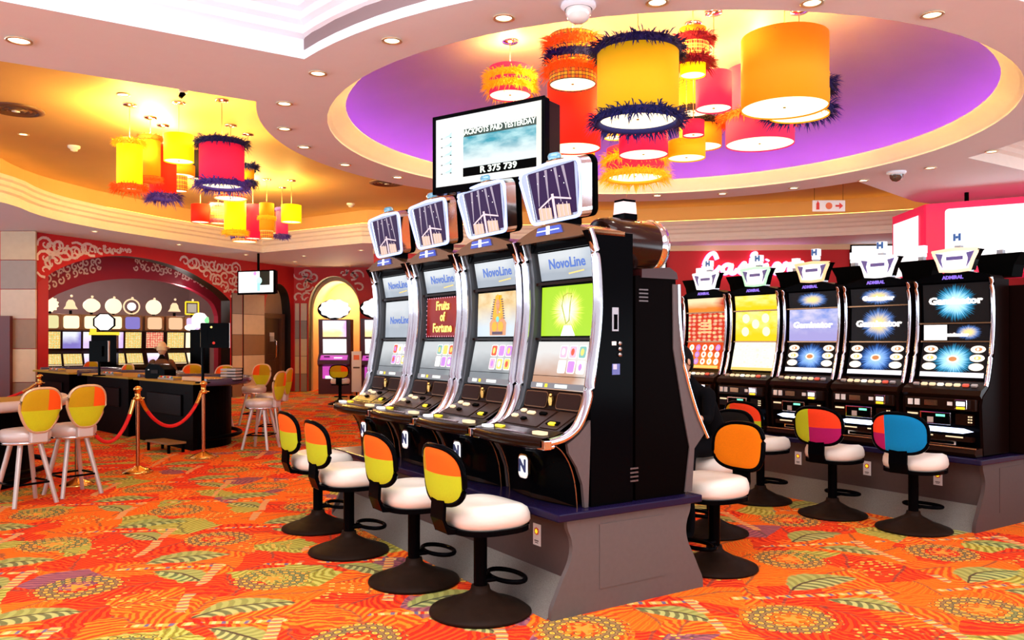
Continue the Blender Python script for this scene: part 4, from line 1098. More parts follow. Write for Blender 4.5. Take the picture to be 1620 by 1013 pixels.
# details on the black side of the nearest machine: keyplate, keys, sticker, vents
m1 = [o for o in bpy.data.objects if o.get('label', '').startswith('nearest slot')][0]
def side_item(name, build, parent, pts=None):
    b = MB(); build(b); return b.build(name, parent)
xs_ = .372
def at_px(x, y):
    f_ = line_px(tuple(ISL(O1, 0, .04))[:2], tuple(ISL(O1, 1.2, .04))[:2])[0]; return f_(x, y)
def sb(name, x, y, w_, h_, m, d=.006):
    u, z = at_px(x, y); b = MB(); b.box((xs_, u, z), (d, w_, h_), m); return b.build(name, m1)
sb('counter_window', 973, 506, .045, .135, mat('grey_plastic', (.35, .36, .40), .3)); sb('counter_glass', 973, 510, .026, .085, MATTE, .010)
sb('lock_plate', 971, 544, .030, .022, PAPER)
for yy in (544, 553, 562):
    u, z = at_px(980, yy); b = MB(); b.M = Matrix.Translation((xs_, u, z)) @ Matrix.Rotation(PI/2, 4, 'Y'); b.lathe([(.012, 0), (.012, .008), (.001, .010)], mat('lock_metal', (.4, .35, .33), .3, .9), 12); b.build('lock', m1)
sb('sticker', 974, 585, .055, .062, mat('sticker_blue', (.10, .13, .38), .5)); sb('sticker_print', 972, 581, .028, .03, mat('sticker_print', (.5, .5, .65), .5), .008)
b = MB()
u, z = at_px(1003, 750)
for i in range(4): b.box((xs_, u, z+.03-.024*i), (.005, .06, .009), mat('vent_slot', (.12, .09, .09), .3, .6))
b.build('vent', m1)

# ---- plinths
def plinth(label, O, length, width, lam, flip=False):
    R_ = thing('machine_plinth', label, 'machine stand', (O[0], O[1], 0), TH)
    w_ = width
    # local x = u, y = v
    prof = [(.135, .525), (.14, .48), (.165, .42), (.172, .36), (.155, .29), (.11, .21), (.07, .13), (.035, .06), (.03, 0)]
    out = [(x_, z_) for x_, z_ in smooth_arch(prof, 5)]; full = out+[(w_-x_, z_) for x_, z_ in out[::-1]]
    for v0 in (0, length-.03):
        b = MB(); b.prism(full, v0, v0+.03, lam, 'y'); b.build('end_panel', R_)
    b = MB(); b.box((w_/2, .0-.001, .30), (w_*.40, .004, .36), lam); b.build('access_hatch', R_)
    for s_ in (0, 1):
        X = .19 if s_ == 0 else w_-.19
        b = MB(); b.box((X, length/2, .36), (.02, length-.06, .34), LAMB); b.build('long_panel', R_)
        b = MB(); a, c_ = (.19, .02) if s_ == 0 else (w_-.19, w_-.02)
        b.quad([(a, .03, .20), (c_, .03, .0), (c_, length-.03, 0), (a, length-.03, .20)], KICK); b.build('kick_slope', R_)
    b = MB(); b.box((w_/2, length/2, .5475), (w_-.12, length+.05, .045), SLAB); b.build('top_slab', R_, bevel=.008)
    return R_
plinth('grey flared plinth under the near slot machine island', O1, PITCH1*4+.10, 1.20, LAM)
plinth('brown flared plinth under the right-hand slot machine row', O2, .71*5+.15, 1.30, LAMB)
STK = emi('tag_white', (.85, .8, .8), .2)
def wall_tag(u, v, O, z, label):
    t = thing('warning_tag', label, 'notice', ISL(O, u, v, z), RF, 'small white notices on the plinths')
    b = MB(); b.box((0, 0, 0), (.075, .004, .125), PAPER); b.build('card', t)
    b = MB(); b.M = Matrix.Translation((0, -.004, .02))
    for k in range(8): a = k*PI/4; b.box((.016*math.cos(a), 0, .016*math.sin(a)), (.014, .002, .010), SIGNR if k % 2 else SIGNO)
    b.disc((0, -.002, 0), .014, BTY, 10, plane='y'); b.box((0, 0, -.055), (.04, .002, .006), GREYT); b.box((0, 0, -.066), (.03, .002, .004), GREYT); b.build('print', t)
fp = line_px(tuple(ISL(O1, .18, 0))[:2], tuple(ISL(O1, .18, 3))[:2])[0]
v_, z_ = fp(850, 846); wall_tag(.178, v_, O1, z_, 'white notice with a red emblem on the near plinth')
fp = line_px(tuple(ISL(O2, .18, 0))[:2], tuple(ISL(O2, .18, 3))[:2])[0]
for x_, y_, lb in ((1484, 756, 'white notice below the blue-backed stool'), (1372, 741, 'white notice between the lime and blue-backed stools'), (1263, 725, 'white notice right of the ochre and lime stool')):
    v_, z_ = fp(x_, y_); wall_tag(.178, v_, O2, z_, lb)

# ------------------------------------------------------------------ right-hand machine row
PURP = emi('brand_violet', (.25, .15, .8), .9)
A_ = dict(redgame=art('screen_red_game', 'game', ((.75, .03, .0), (.95, .35, .25), (1, .8, .3)), 1.0), orangetop=art('screen_orange_top', 'grad', ((.9, .25, .02), (1, .8, .45), (.6, .02, .0)), 1.1),
          yellow=art('screen_yellow', 'cloud', ((1, .68, .02), (1, .85, .25), (1, .6, .0)), 1.25), cream=art('screen_cream', 'game', ((1, .93, .7), (1, .95, .8), (.95, .9, .6)), 1.3),
          blue=art('screen_storm', 'cloud', ((.25, .35, .85), (.75, .7, .95), (.45, .4, .8)), 1.0), blueburst=art('screen_blue_burst', 'burst', ((.35, .6, 1.0), (.03, .15, .55), (.001, .0008, .002)), 1.2),
          teal=art('screen_teal_burst', 'burst', ((.6, .95, 1), (.02, .35, .65), (.002, .0008, .001)), 1.3), fire=art('screen_fire_burst', 'burst', ((1, .75, .3), (.1, .25, .7), (.002, .001, .002)), 1.2))
OVAL = emi('oval_cream', (.95, .88, .75), 1.1); OVI = emi('oval_ring', (.75, .30, .10), .7)
def gam(label, style, glow):
    R_ = thing('slot_machine', label, 'slot machine', group='slot machines in the right-hand row')
    fr = [(.40, 2.02), (.43, 1.85), (.43, 1.62), (.40, 1.40), (.35, 1.20), (.32, 1.13)]
    b = MB()
    b.prism([(.44, 2.0), (.47, 1.85), (.47, 1.62), (.44, 1.4), (.36, 1.14), (.30, 1.08), (.30, .58), (.64, .58), (.64, 2.0)], -.31, .31, BLACK)
    for s_ in (-1, 1): b.prism([(.41, 2.01), (.435, 1.85), (.435, 1.62), (.41, 1.4), (.33, 1.12), (.24, 1.05), (.22, .98), (.25, .58), (.64, .58), (.64, 2.01)], s_*.335, s_*.31, mat('cabinet_brown', (.006, .002, .0015), .35, spec=.012))
    b.build('cabinet', R_)
    for s_ in (-1, 1):
        b = MB(); b.tube([(s_*.318, y_-.01, z_) for y_, z_ in smooth_arch(fr, 5)], .017, BEZM, 8); b.build('chrome_trim', R_)
    top = [(.435, 1.985), (.452, 1.83)]; mid = [(.453, 1.815), (.445, 1.50)]; low = [(.443, 1.485), (.37, 1.19)]
    if style == 'swap': top = [(.435, 1.985), (.452, 1.66)]; mid = [(.451, 1.64), (.443, 1.505)]
    logo = lambda b, prof, v, s_=1.0: (lambda y_, z_, Mx: b.text('Gaminator', .08*s_, emi('logo_cream', (1, .95, .9), 1.5), (0, y_-.008, z_), Mx, .002, .004, width=.46*s_))(*on_plane(prof, 0, v))
    def ovals(b, cen):
        y_, z_, Mx = on_plane(low, 0, .5); b.M = Matrix.Translation((0, y_-.006, z_)) @ Mx
        for s_ in (-1, 1):
            for r in range(3):
                cx, cz = s_*.20, .095-.075*r; b.disc((cx, 0, cz), .062, OVAL, 18, ry=.032, plane='y'); b.disc((cx+.005, -.002, cz), .03, (OVI, SYM[1], SYM[3])[r], 12, ry=.016, plane='y'); b.disc((cx, -.003, cz), .012, OVAL, 8, plane='y')
        b.disc((0, -.001, .01), .05, OVAL, 18, ry=.032, plane='y'); b.disc((0, -.003, .01), .035, OVI, 16, ry=.02, plane='y')
        b.box((0, -.001, -.125), (.54, .002, .04), emi('info_bar', (.9, .88, .95), 1.2))
    if style == 'red':
        screen('top_screen', R_, top, -.28, .28, A_['orangetop']); screen('main_screen', R_, mid, -.28, .28, A_['redgame'], lambda b: [b.box((0, .442, 1.60+.035*i), (.16, .004, .02), emi('cake_gold', (1, .5, .2), 1.1)) for i in range(4)])
        def fr_(b):
            y_, z_, Mx = on_plane(low, 0, .5); b.M = Matrix.Translation((0, y_-.006, z_)) @ Mx
            for r in range(3):
                for c_ in range(5): b.disc((-.20+.10*c_, 0, .09-.08*r), .037, (OVAL, SYM[2], OVAL, OVAL, SYM[2] if r == 0 else OVAL)[c_], 14, plane='y'); b.disc((-.20+.10*c_, -.002, .09-.08*r), .015, (SYM[1], SYM[5], SYM[0], SYM[1], SYM[5])[c_], 8, plane='y')
            b.box((0, -.001, -.13), (.48, .002, .03), SYM[1])
        screen('reel_screen', R_, low, -.28, .28, art('screen_red_low', 'grad', ((.9, .25, .02), (.8, .06, .01), (.7, .03, 0)), 1.0), fr_)
    elif style == 'yellow':
        screen('top_screen', R_, top, -.28, .28, A_['yellow']); screen('main_screen', R_, mid, -.28, .28, A_['yellow'], lambda b: [b.disc((x_, .442, z_), .05, emi('pale_gold_glow', (1, .9, .45), 1.5), 16, plane='y') for x_, z_ in ((-.13, 1.74), (.13, 1.74), (0, 1.68), (-.14, 1.60), (.14, 1.60))])
        screen('reel_screen', R_, low, -.28, .28, A_['cream'], lambda b: b.box((0, .372, 1.205), (.54, .01, .03), SYM[1]))
    elif style == 'blue':
        screen('top_screen', R_, top, -.28, .28, A_['fire']); screen('main_screen', R_, mid, -.28, .28, A_['blue'], lambda b: logo(b, mid, .5)); screen('reel_screen', R_, low, -.28, .28, A_['blueburst'], lambda b: ovals(b, 0))
    elif style == 'dark':
        screen('top_screen', R_, top, -.28, .28, A_['fire'], lambda b: logo(b, top, .6, .7)); screen('main_screen', R_, mid, -.28, .28, A_['fire'], lambda b: logo(b, mid, .5)); screen('reel_screen', R_, low, -.28, .28, A_['blueburst'], lambda b: ovals(b, 0))
    else:
        screen('top_screen', R_, top, -.28, .28, A_['teal'], lambda b: logo(b, top, .45)); screen('main_screen', R_, mid, -.06, .28, A_['fire'], lambda b: (b.box((-.17, .438, 1.572), (.20, .006, .13), W_E), logo(b, mid, .65, .5))); screen('reel_screen', R_, low, -.28, .28, A_['teal'], lambda b: ovals(b, 0))
    zz = (1.823, 1.492) if style != 'swap' else (1.65, 1.495)
    for z_ in zz: b = MB(); b.box((0, .438, z_), (.60, .012, .012), BRONZE); b.build('screen_divider', R_)
    # button ledge with lit keys
    b = MB(); b.prism([(.36, 1.17), (.22, 1.10), (.20, 1.06), (.24, 1.02), (.34, 1.02)], -.33, .33, DKBROWN); ledge = b.build('button_ledge', R_)
    Mx = Matrix.Translation((0, .28, 1.132)) @ Matrix.Rotation(math.radians(-63), 4, 'X')
    for i in range(8):
        b = MB(); b.M = Mx; b.prism(rrect(.05, .03, .008, 3, -.245+.07*i, 0), -.012, .002, (SILVER, BTN, BTN, OVAL, BTN, BTN, SYM[0], SILVER)[i], 'y'); b.build('button', ledge)
    b = MB(); b.box((0, .25, .98), (.60, .10, .10), DKBROWN); upan = b.build('upper_panel', R_, bevel=.01)
    for x_ in (-.25, -.19, .09): b = MB(); b.box((x_, .195, .985), (.04, .01, .05 if x_ < 0 else .03), mat('switch_white', (.8, .75, .7), .4)); b.build('switch', upan)
    b = MB(); b.box((-.07, .195, .985), (.11, .012, .045), BRONZE); b.build('name_plate', upan)
    b = MB(); b.box((.19, .185, .985), (.10, .03, .075), CHROME); b.box((.19, .168, .99), (.07, .006, .035), W_E); b.box((.19, .168, .955), (.07, .006, .02), BTY); b.build('note_acceptor', R_, bevel=.006)
    b = MB(); b.box((-.03, .225, .86), (.26, .08, .10), CHROME); b.box((-.03, .183, .86), (.235, .006, .082), MATTE); b.build('card_reader', R_, bevel=.008)
    b = MB(); b.box((-.065, .178, .845), (.05, .006, .045), mat('keypad_grey', (.5, .4, .35), .4)); b.box((.02, .178, .885), (.075, .006, .018), emi('led_green', (.2, .9, .6), 1.2)); b.build('keypad', R_)
    b = MB(); b.box((-.24, .24, .86), (.11, .05, .09), DKBROWN); b.box((-.24, .212, .885), (.09, .006, .014), BTN); b.build('side_panel', R_)
    b = MB(); b.box((.19, .24, .86), (.13, .05, .09), DKBROWN)
    for i in range(3): b.box((.235, .212, .885-.022*i), (.012, .006, .01), BTN); b.box((.255, .212, .885-.022*i), (.012, .006, .01), BTN)
    b.build('side_panel', R_)
    b = MB(); b.prism([(-.25, .765), (-.18, .785), (.18, .785), (.26, .765), (.18, .745), (-.18, .745)], .222, .24, emi('light_bar', (.6, .68, 1), glow), 'y')
    if glow < 2: b.text('ADMIRAL', .035, W_E, (.05, .218, .765), None, .001)
    b.build('light_bar', R_)
    b = MB(); b.box((0, .24, .70), (.52, .06, .04), DKBROWN); b.box((-.13, .206, .715), (.14, .008, .01), BTN); b.box((.12, .206, .715), (.14, .008, .01), BTN); b.box((0, .21, .665), (.28, .03, .035), CHROME); b.box((0, .19, .665), (.24, .01, .02), MATTE); b.build('ticket_slot', R_)
    b = MB(); b.prism([(.24, .64), (.14, .635), (.12, .60), (.14, .575), (.24, .575)], -.30, .33, DKBROWN); b.tube([(-.30, .138, .638), (.33, .138, .638)], .008, BRONZE, 6); b.build('coin_tray', R_)
    # crown with maker's name, trapezoid sign, beacon
    b = MB(); b.prism([(-.33, 2.0), (.33, 2.0), (.30, 2.04), (.15, 2.075), (-.15, 2.075), (-.30, 2.04)], .41, .60, BLACK, 'y'); crn = b.build('crown', R_)
    b = MB(); b.text('ADMIRAL', .04, PURP, (0, .40, 2.035), None, .002, .002, width=.18); b.build('crown_name', crn)
    b = MB(); b.box((0, .50, 2.10), (.20, .12, .05), CHROME); b.build('sign_neck', R_, bevel=.01)
    tz = lambda k: [(-.13*k, 2.18-.085*k), (0, 2.18-.095*k), (.13*k, 2.18-.085*k), (.155*k, 2.18), (.19*k, 2.18+.07*k), (.205*k, 2.18+.085*k), (0, 2.18+.10*k), (-.205*k, 2.18+.085*k), (-.19*k, 2.18+.07*k), (-.155*k, 2.18)]
    b = MB(); b.prism(tz(1.0), .44, .52, BLACK, 'y'); sbx = b.build('sign_box', R_)
    col = {'yellow': (.5, 1, .55), 'blue': (1, .6, .3), 'swap': (1, .75, .5)}.get(style, (1, .95, .95))
    b = MB(); b.tube([(x_, .435, z_) for x_, z_ in tz(.96)], .016, emi('sign_rim_'+style, col, 1.1), 6, True); b.build('sign_led_border', sbx)
    b = MB(); b.prism(tz(.90), .43, .44, W_E, 'y')
    for s_ in (-1, 1): b.prism([(s_*.165, 2.25), (s_*.10, 2.24), (s_*.115, 2.19), (s_*.10, 2.12), (s_*.13, 2.17)], .424, .431, mat('indigo_print', (.12, .10, .35), .4), 'y')
    b.box((0, .427, 2.20), (.14, .004, .03), MATS['indigo_print']); b.build('sign_face', sbx)
    return R_
def beacon_tower(R_, y=.50, z=2.27):
    b = MB(); b.box((0, y, z+.02), (.05, .05, .04), MATS['grey_plastic']); b.box((0, y, z+.055), (.06, .055, .03), W_E); b.box((0, y, z+.11), (.07, .06, .07), mat('beacon_lens', (.75, .8, .85), .2, em=(.6, .7, .8), es=.6))
    for dx in (-.022, .022): b.box((dx, y-.032, z+.11), (.018, .004, .06), mat('beacon_lens_blue', (.02, .12, .40), .3))
    b.box((0, y-.032, z+.11), (.02, .004, .02), MATS['beacon_lens_blue'])
    return b.build('beacon', R_)
PITCH2 = .71
for k, (lb, st, gl) in enumerate((('rightmost slot machine, teal starburst above a cream panel', 'swap', 3.0), ('slot machine with an orange and blue starburst, second from the right end', 'dark', 1.3),
                              ('middle slot machine of the right row with a pale blue lightning screen', 'blue', 1.0), ('slot machine with all-yellow screens', 'yellow', 1.0),
                              ('leftmost slot machine of the right row with red fruit screens', 'red', .8))):
    o = gam(lb, st, gl); beacon_tower(o); place(o, O2, 0, .05+.335+PITCH2*k, RF, .002)
# machines standing behind them, back to back, only backs and signs show
def back_gam(label):
    R_ = thing('slot_machine', label, 'slot machine', group='machines backing onto the right-hand row')
    b = MB(); b.prism([(.25, 1.96), (.22, 1.6), (.08, 1.1), (.06, .95), (.12, .58), (.60, .58), (.60, 1.96)], -.335, .335, mat('cabinet_brown', (.006, .002, .0015), .35, spec=.012)); b.build('cabinet', R_)
    b = MB(); b.sheet([(.215, 1.93), (.19, 1.6), (.12, 1.25)], -.28, .28, A_['cream']); b.build('main_screen', R_)
    b = MB(); b.prism([(.13, 1.15), (-.02, 1.05), (-.02, 1.0), (.10, .97)], -.33, .33, DKBROWN); b.build('button_ledge', R_)
    tz = [(-.13, 2.05), (.13, 2.05), (.15, 2.15), (.21, 2.25), (-.21, 2.25), (-.15, 2.15)]
    b = MB(); b.prism(tz, .24, .42, MATTE, 'y'); b.build('sign_box', R_)
    b = MB(); b.prism([(x_*.9, 2.15+(z_-2.15)*.9) for x_, z_ in tz], .232, .24, W_E, 'y'); b.build('sign_face', R_)
    beacon_tower(R_, .33, 2.25)
    return R_
bg = back_gam('backmost machine with its black sign back, right of the starburst machine sign'); place(bg, O2, 1.28, .05+.335-.12, RB, .002)
for k, lb in ((1, 'machine back with black sign between the two rightmost machine signs'), (2, 'machine back with black sign right of the orange-rimmed sign'), (3, 'machine back with black sign right of the green-rimmed sign'), (4, 'machine back with black sign right of the leftmost white sign'), (5, 'machine back with black sign left of the leftmost white sign')):
    copy_thing(bg, lb, ISL(O2, 1.28, .265+PITCH2*k, .002), RB)
# ------------------------------------------------------------------ stools
def back_mat(name, TL, TR, BL, BR, xt, xb, zs):
    if name in MATS: return MATS[name]
    m = bpy.data.materials.new(name); m.use_nodes = True; nt = m.node_tree; b = nt.nodes['Principled BSDF']
    (x, y, z), vv = coords(nt)
    t = colmix(nt, TL, TR, x.gt(xt)); bo = colmix(nt, BL, BR, x.gt(xb)); c = colmix(nt, bo, t, z.gt(zs))
    g = noise(nt, vv, 350, 1); c = colmix(nt, c, (0, 0, 0), (g-.45)*.8)
    nt.links.new(c, b.inputs['Base Color']); b.inputs['Roughness'].default_value = .85; b.inputs['Specular IOR Level'].default_value = .2
    MATS[name] = m; return m
cO, cL, cH, cM, cB, cR = (1, .13, .006), (.50, .58, .015), (.50, .30, .008), (.42, .008, .12), (0, .22, .50), (.95, .06, .012)
BK = dict(std=back_mat('back_ochre_orange_lime', cH, cO, cL, cL, -.115, -.115, .01), dark=back_mat('back_black', (.004, .003, .003), (.004, .003, .003), (.004, .003, .003), (.004, .003, .003), 0, 0, 0),
          plain=back_mat('back_plain_orange', (1, .22, .0), (1, .22, .0), (1, .22, 0), (1, .22, 0), 0, 0, 0),
          blue=back_mat('back_orange_magenta_blue', cR, cB, cM, cB, -.10, -.10, -.01), lime=back_mat('back_lime_orange_magenta', cL, cR, cL, cM, -.06, -.06, -.01),
          ored=back_mat('back_ochre_red_lime', cH, cR, cL, cL, -.12, -.12, -.01), casino=back_mat('back_gold_orange_lime', (.56, .32, .005), (.95, .10, .006), (.58, .56, .01), (.58, .56, .01), .05, .05, .0))
def back_panel(hw, hh, curve, m_, rim, thick, shape, y0=0):
    """curved upholstered backrest; shape(a) -> (x,z) outline unit"""
    N = 36; b = MB(); rings = (0.0, .35, .65, .85, .97)
    for side, yy in ((-1, -thick/2), (1, thick/2)):
        vs = []
        for r in rings:
            for i in range(N):
                px, pz = shape(2*PI*i/N); x, z = px*hw*r, pz*hh*r
                vs.append((x, yy*(1 if r < .9 else .6)+curve*x*x+y0, z))
        k = len(rings)
        fs = [(j*N+i, j*N+(i+1) % N, (j+1)*N+(i+1) % N, (j+1)*N+i) for j in range(k-1) for i in range(N)]
        b.add(vs, fs if side > 0 else [f[::-1] for f in fs], m_, True)
    r_ = MB(); pts = []
    for i in range(N):
        px, pz = shape(2*PI*i/N); x = px*hw; pts.append((x, curve*x*x+y0, pz*hh))
    r_.tube(pts, rim[1], rim[0], 8, True)
    return b, r_
def sup(p, top=1.0, bot=1.0, narrow=0.0):
    def f(a):
        c, s_ = math.cos(a), math.sin(a); q = p if s_ < 0 else p*.86
        x = math.copysign(abs(c)**(2/q), c); z = math.copysign(abs(s_)**(2/q), s_)
        return x*(1-narrow*max(0, -z)), z
    return f
def slot_stool(label, back):
    R_ = thing('slot_stool', label, 'stool', group=None)
    b = MB(); b.lathe([(.001, 0), (.275, 0), (.285, .008), (.28, .02), (.235, .035), (.225, .042), (.15, .065), (.135, .075), (.07, .11), (.055, .125), (.050, .15), (.001, .15)], BASEM, 44); b.build('base', R_)
    b = MB(); b.tube([(0, 0, .12), (0, 0, .46)], .038, BLACK, 16); b.lathe([(.06, .44), (.10, .465), (.10, .475), (.001, .475)], BLACK, 20); b.build('pole', R_)
    b = MB()
    b.tube([(.15*math.cos(a*2*PI/24), .17+.085*math.sin(a*2*PI/24), .175) for a in range(24)], .014, BLACK, 8, True); b.tube([(-.02, .02, .175), (-.03, .09, .175)], .014, BLACK); b.tube([(.02, .02, .175), (.03, .09, .175)], .014, BLACK)
    b.build('footrest', R_)
    # cushion: rounded, front edge dropping
    b = MB(); N = 40; secs = [(.86, .0), (.97, .02), (1.0, .05), (.985, .085), (.93, .11), (.80, .125), (.5, .122), (.0, .118)]
    vs = []
    for k, z in secs:
        for i in range(N):
            a = 2*PI*i/N; c, s_ = math.cos(a), math.sin(a)
            x = math.copysign(abs(c)**(2/2.7), c)*.225*k; y = math.copysign(abs(s_)**(2/2.5), s_)*.235*k+.035
            drop = -.028*max(0, (y-.04)/.23)**2*(1 if z > .03 else 0)
            sad = .012*(abs(x)/.225)**2 if z > .1 else 0
            vs.append((x, y, .485+z+drop+sad))
    b.add(vs, [(j*N+i, j*N+(i+1) % N, (j+1)*N+(i+1) % N, (j+1)*N+i) for j in range(len(secs)-1) for i in range(N)], WHITEV, True)
    b.build('seat', R_)
    b = MB(); b.prism([(math.copysign(abs(math.cos(a*PI/16))**.75, math.cos(a*PI/16))*.22, math.copysign(abs(math.sin(a*PI/16))**.8, math.sin(a*PI/16))*.23+.035) for a in range(32)], .462, .49, BLACK, 'z')
    b.build('seat_pan', R_, bevel=.006)
    b = MB()
    b.prism([(-.20, .465), (-.245, .47), (-.275, .55), (-.268, .66), (-.25, .66), (-.255, .55), (-.235, .50), (-.18, .49)], -.07, .07, BLACK, 'x'); b.build('back_bracket', R_, bevel=.008)
    bp, rm_ = back_panel(.215, .155, .9, BK[back], (BLACK, .016), .035, sup(3.1))
    b1 = bp.build('backrest', R_, (0, -.268, .785)); b1.rotation_euler.x = math.radians(6); rm_.build('backrest_rim', b1)
    return R_
GS = 'swivel stools along the near island'
st = slot_stool('nearest swivel stool with orange and lime back, left of the plinth corner', 'std'); p = FL(760, 968); st.location = p; st.rotation_euler.z = RF; st['group'] = GS
for x, y, lb in ((655, 920, 'second swivel stool from the front, orange and lime back'), (552, 873, 'third swivel stool, orange and lime back, white seat pushed near the second'), (503, 836, 'farthest swivel stool of the front row, at the blue-grey logo machine')):
    copy_thing(st, lb, FL(x, y), RF, GS)
o = slot_stool('swivel stool with a plain orange back at the hidden side of the near island', 'plain'); o.location = FL(1130, 898); o.rotation_euler.z = RB
GR = 'swivel stools along the right-hand row'
for x, y, bk, lb in ((1445, 838, 'blue', 'swivel stool with a blue, orange and magenta back'), (1317, 815, 'lime', 'swivel stool with a lime, orange and magenta back'), (1203, 793, 'ored', 'swivel stool with an ochre, red and lime back behind the plain orange one')):
    o = slot_stool(lb, bk); o.location = FL(x, y); o.rotation_euler.z = RF+(.12 if bk != 'ored' else 0); o['group'] = GR

def casino_stool(label):
    R_ = thing('casino_stool', label, 'stool')
    b = MB(); b.lathe([(.001, .56), (.195, .56), (.20, .575), (.192, .58), (.20, .59), (.212, .61), (.212, .66), (.195, .69), (.12, .70), (.001, .70)], SILV, 36); b.build('seat', R_)
    b = MB(); b.lathe([(.205, .566), (.21, .574), (.205, .582)], CHROME, 36); b.build('seat_band', R_)
    for k in range(4):
        a = PI/4+k*PI/2; b = MB(); b.tube([(.12*math.cos(a), .12*math.sin(a), .57), (.265*math.cos(a), .265*math.sin(a), .0)], [.024, .02], SILVER, 10); b.build('leg', R_)
    b = MB(); pts = [(.225*math.cos(PI/4+k*PI/2), .225*math.sin(PI/4+k*PI/2), .20) for k in range(4)]; b.tube(pts, .011, BLACK, 6, True); b.build('footrest', R_)
    b = MB(); b.box((0, -.235, .64), (.15, .05, .12), SILV); b.prism([(-.20, .60), (-.25, .60), (-.275, .74), (-.255, .74)], -.07, .07, SILV, 'x'); b.build('back_bracket', R_, bevel=.01)
    bp, rm_ = back_panel(.180, .20, .6, BK['casino'], (GOLDRIM, .015), .04, sup(3.3, narrow=.36))
    o = bp.build('backrest', R_, (0, -.285, .875)); o.rotation_euler.x = math.radians(8); rm_.build('backrest_rim', o)
    return R_
GC = 'silver casino stools at the gaming tables'
cs = casino_stool('silver four-legged stool with shield-shaped back, leftmost in the photo'); cs.location = FL(40, 797); cs.rotation_euler.z = math.radians(57); cs['group'] = GC
copy_thing(cs, 'silver four-legged stool with shield-shaped back, beside the leftmost one', FL(115, 782), math.radians(54), GC)
copy_thing(cs, 'silver four-legged stool at the near rounded end of the middle gaming table', FL(413, 710), math.radians(80), GC)
copy_thing(cs, 'silver stool behind the one at the table end, showing its side', FL(428, 694), math.radians(88), GC)
copy_thing(cs, 'silver stool beyond the table end with its dark back inner face showing', FL(402, 672), math.radians(168), GC)
for x, Y, rz, lb in ((130, 17.0, 170, 'stool behind the left gaming table, only its gold rim showing'), (180, 14.9, 150, 'stool back with brown and orange pattern behind the tables'),
                     (300, 14.7, 190, 'stool behind the orange card tray'), (345, 14.0, 175, 'stool beyond the card rack near the tiled pier')):
    q = PX(x, 600, Y); copy_thing(cs, lb, (q.x, q.y, 0), math.radians(rz), GC)

# ------------------------------------------------------------------ gaming tables
FELT = mat('gold_felt', (.45, .28, .03), .9); RAIL = mat('padded_rail', (.60, .50, .48), .35); TBODY = mat('table_black', (.002, .0015, .002), .4, spec=.012)
def table(label, c, rz, R0, zt, rail):
    """half-moon gaming table; straight dealer side at local -y"""
    R_ = thing('gaming_table', label, 'gaming table', (c[0], c[1], 0), rz)
    def half(r, back=0): return [(r*math.cos(PI*i/28), r*math.sin(PI*i/28)*.95-back) for i in range(29)]
    b = MB(); b.prism([(-R0*.97, -.12)][:0]+half(R0*.97)+[(-R0*.97, -.15), (R0*.97, -.15)], zt-.03, zt, FELT, 'z'); b.build('table_top', R_)
    b = MB(); b.tube([(x, y, zt-.005) for x, y in half(R0)], .055, rail, 10); b.build('rail', R_)
    b = MB(); b.prism(half(R0*.78)+[(-R0*.86, -.10), (R0*.86, -.10)], .0, zt-.03, TBODY, 'z'); b.build('body', R_)
    b = MB(); b.tube([(x, y, .16) for x, y in half(R0*.9)], .03, TBODY, 8); b.build('foot_rail', R_)
    b = MB(); b.box((0, -.115, .60), (R0*1.1, .02, .30), mat('table_panel', (.004, .002, .002), .3, spec=.02)); b.build('dealer_drawer', R_, bevel=.01)
    b = MB(); b.box((0, -.02, zt+.015), (.55, .14, .03), mat('chip_tray', (.3, .2, .12), .4, .4))
    for i in range(9): b.tube([(-.24+.06*i, -.08, zt+.035), (-.24+.06*i, .04, zt+.035)], .018, (BTY, REDR, PAPER, BLUEF)[i % 4] if i % 4 else OCHRE, 10)
    b.build('chip_tray', R_)
    return R_
DR = mat('table_rail_dark', (.05, .04, .09), .25)
table('black half-moon gaming table nearest the rope, card rack on top', (-4.95, 11.95), math.radians(-45), 1.1, .94, DR)
table('black half-moon gaming table in the middle of the pit', (-6.6, 13.6), math.radians(-45), 1.1, .94, DR)
table('black half-moon gaming table at the far left of the pit', (-8.5, 15.4), math.radians(-45), 1.1, .94, DR)
table('gaming table with a pale padded rail and ochre felt at the left edge', (-6.17, 8.45), math.radians(-118), 1.4, .86, RAIL)
q = FL(262, 714)
t = thing('foot_stool', 'low wooden step standing in front of the middle gaming table', 'step', (q.x, q.y, 0), math.radians(-40))
b = MB(); b.box((0, 0, .13), (.62, .26, .025), mat('step_wood', (.25, .14, .04), .6)); b.build('step_top', t)
for sx in (-.28, .28):
    for sy in (-.1, .1): b = MB(); b.box((sx, sy, .06), (.03, .03, .12), BLACK); b.build('leg', t)
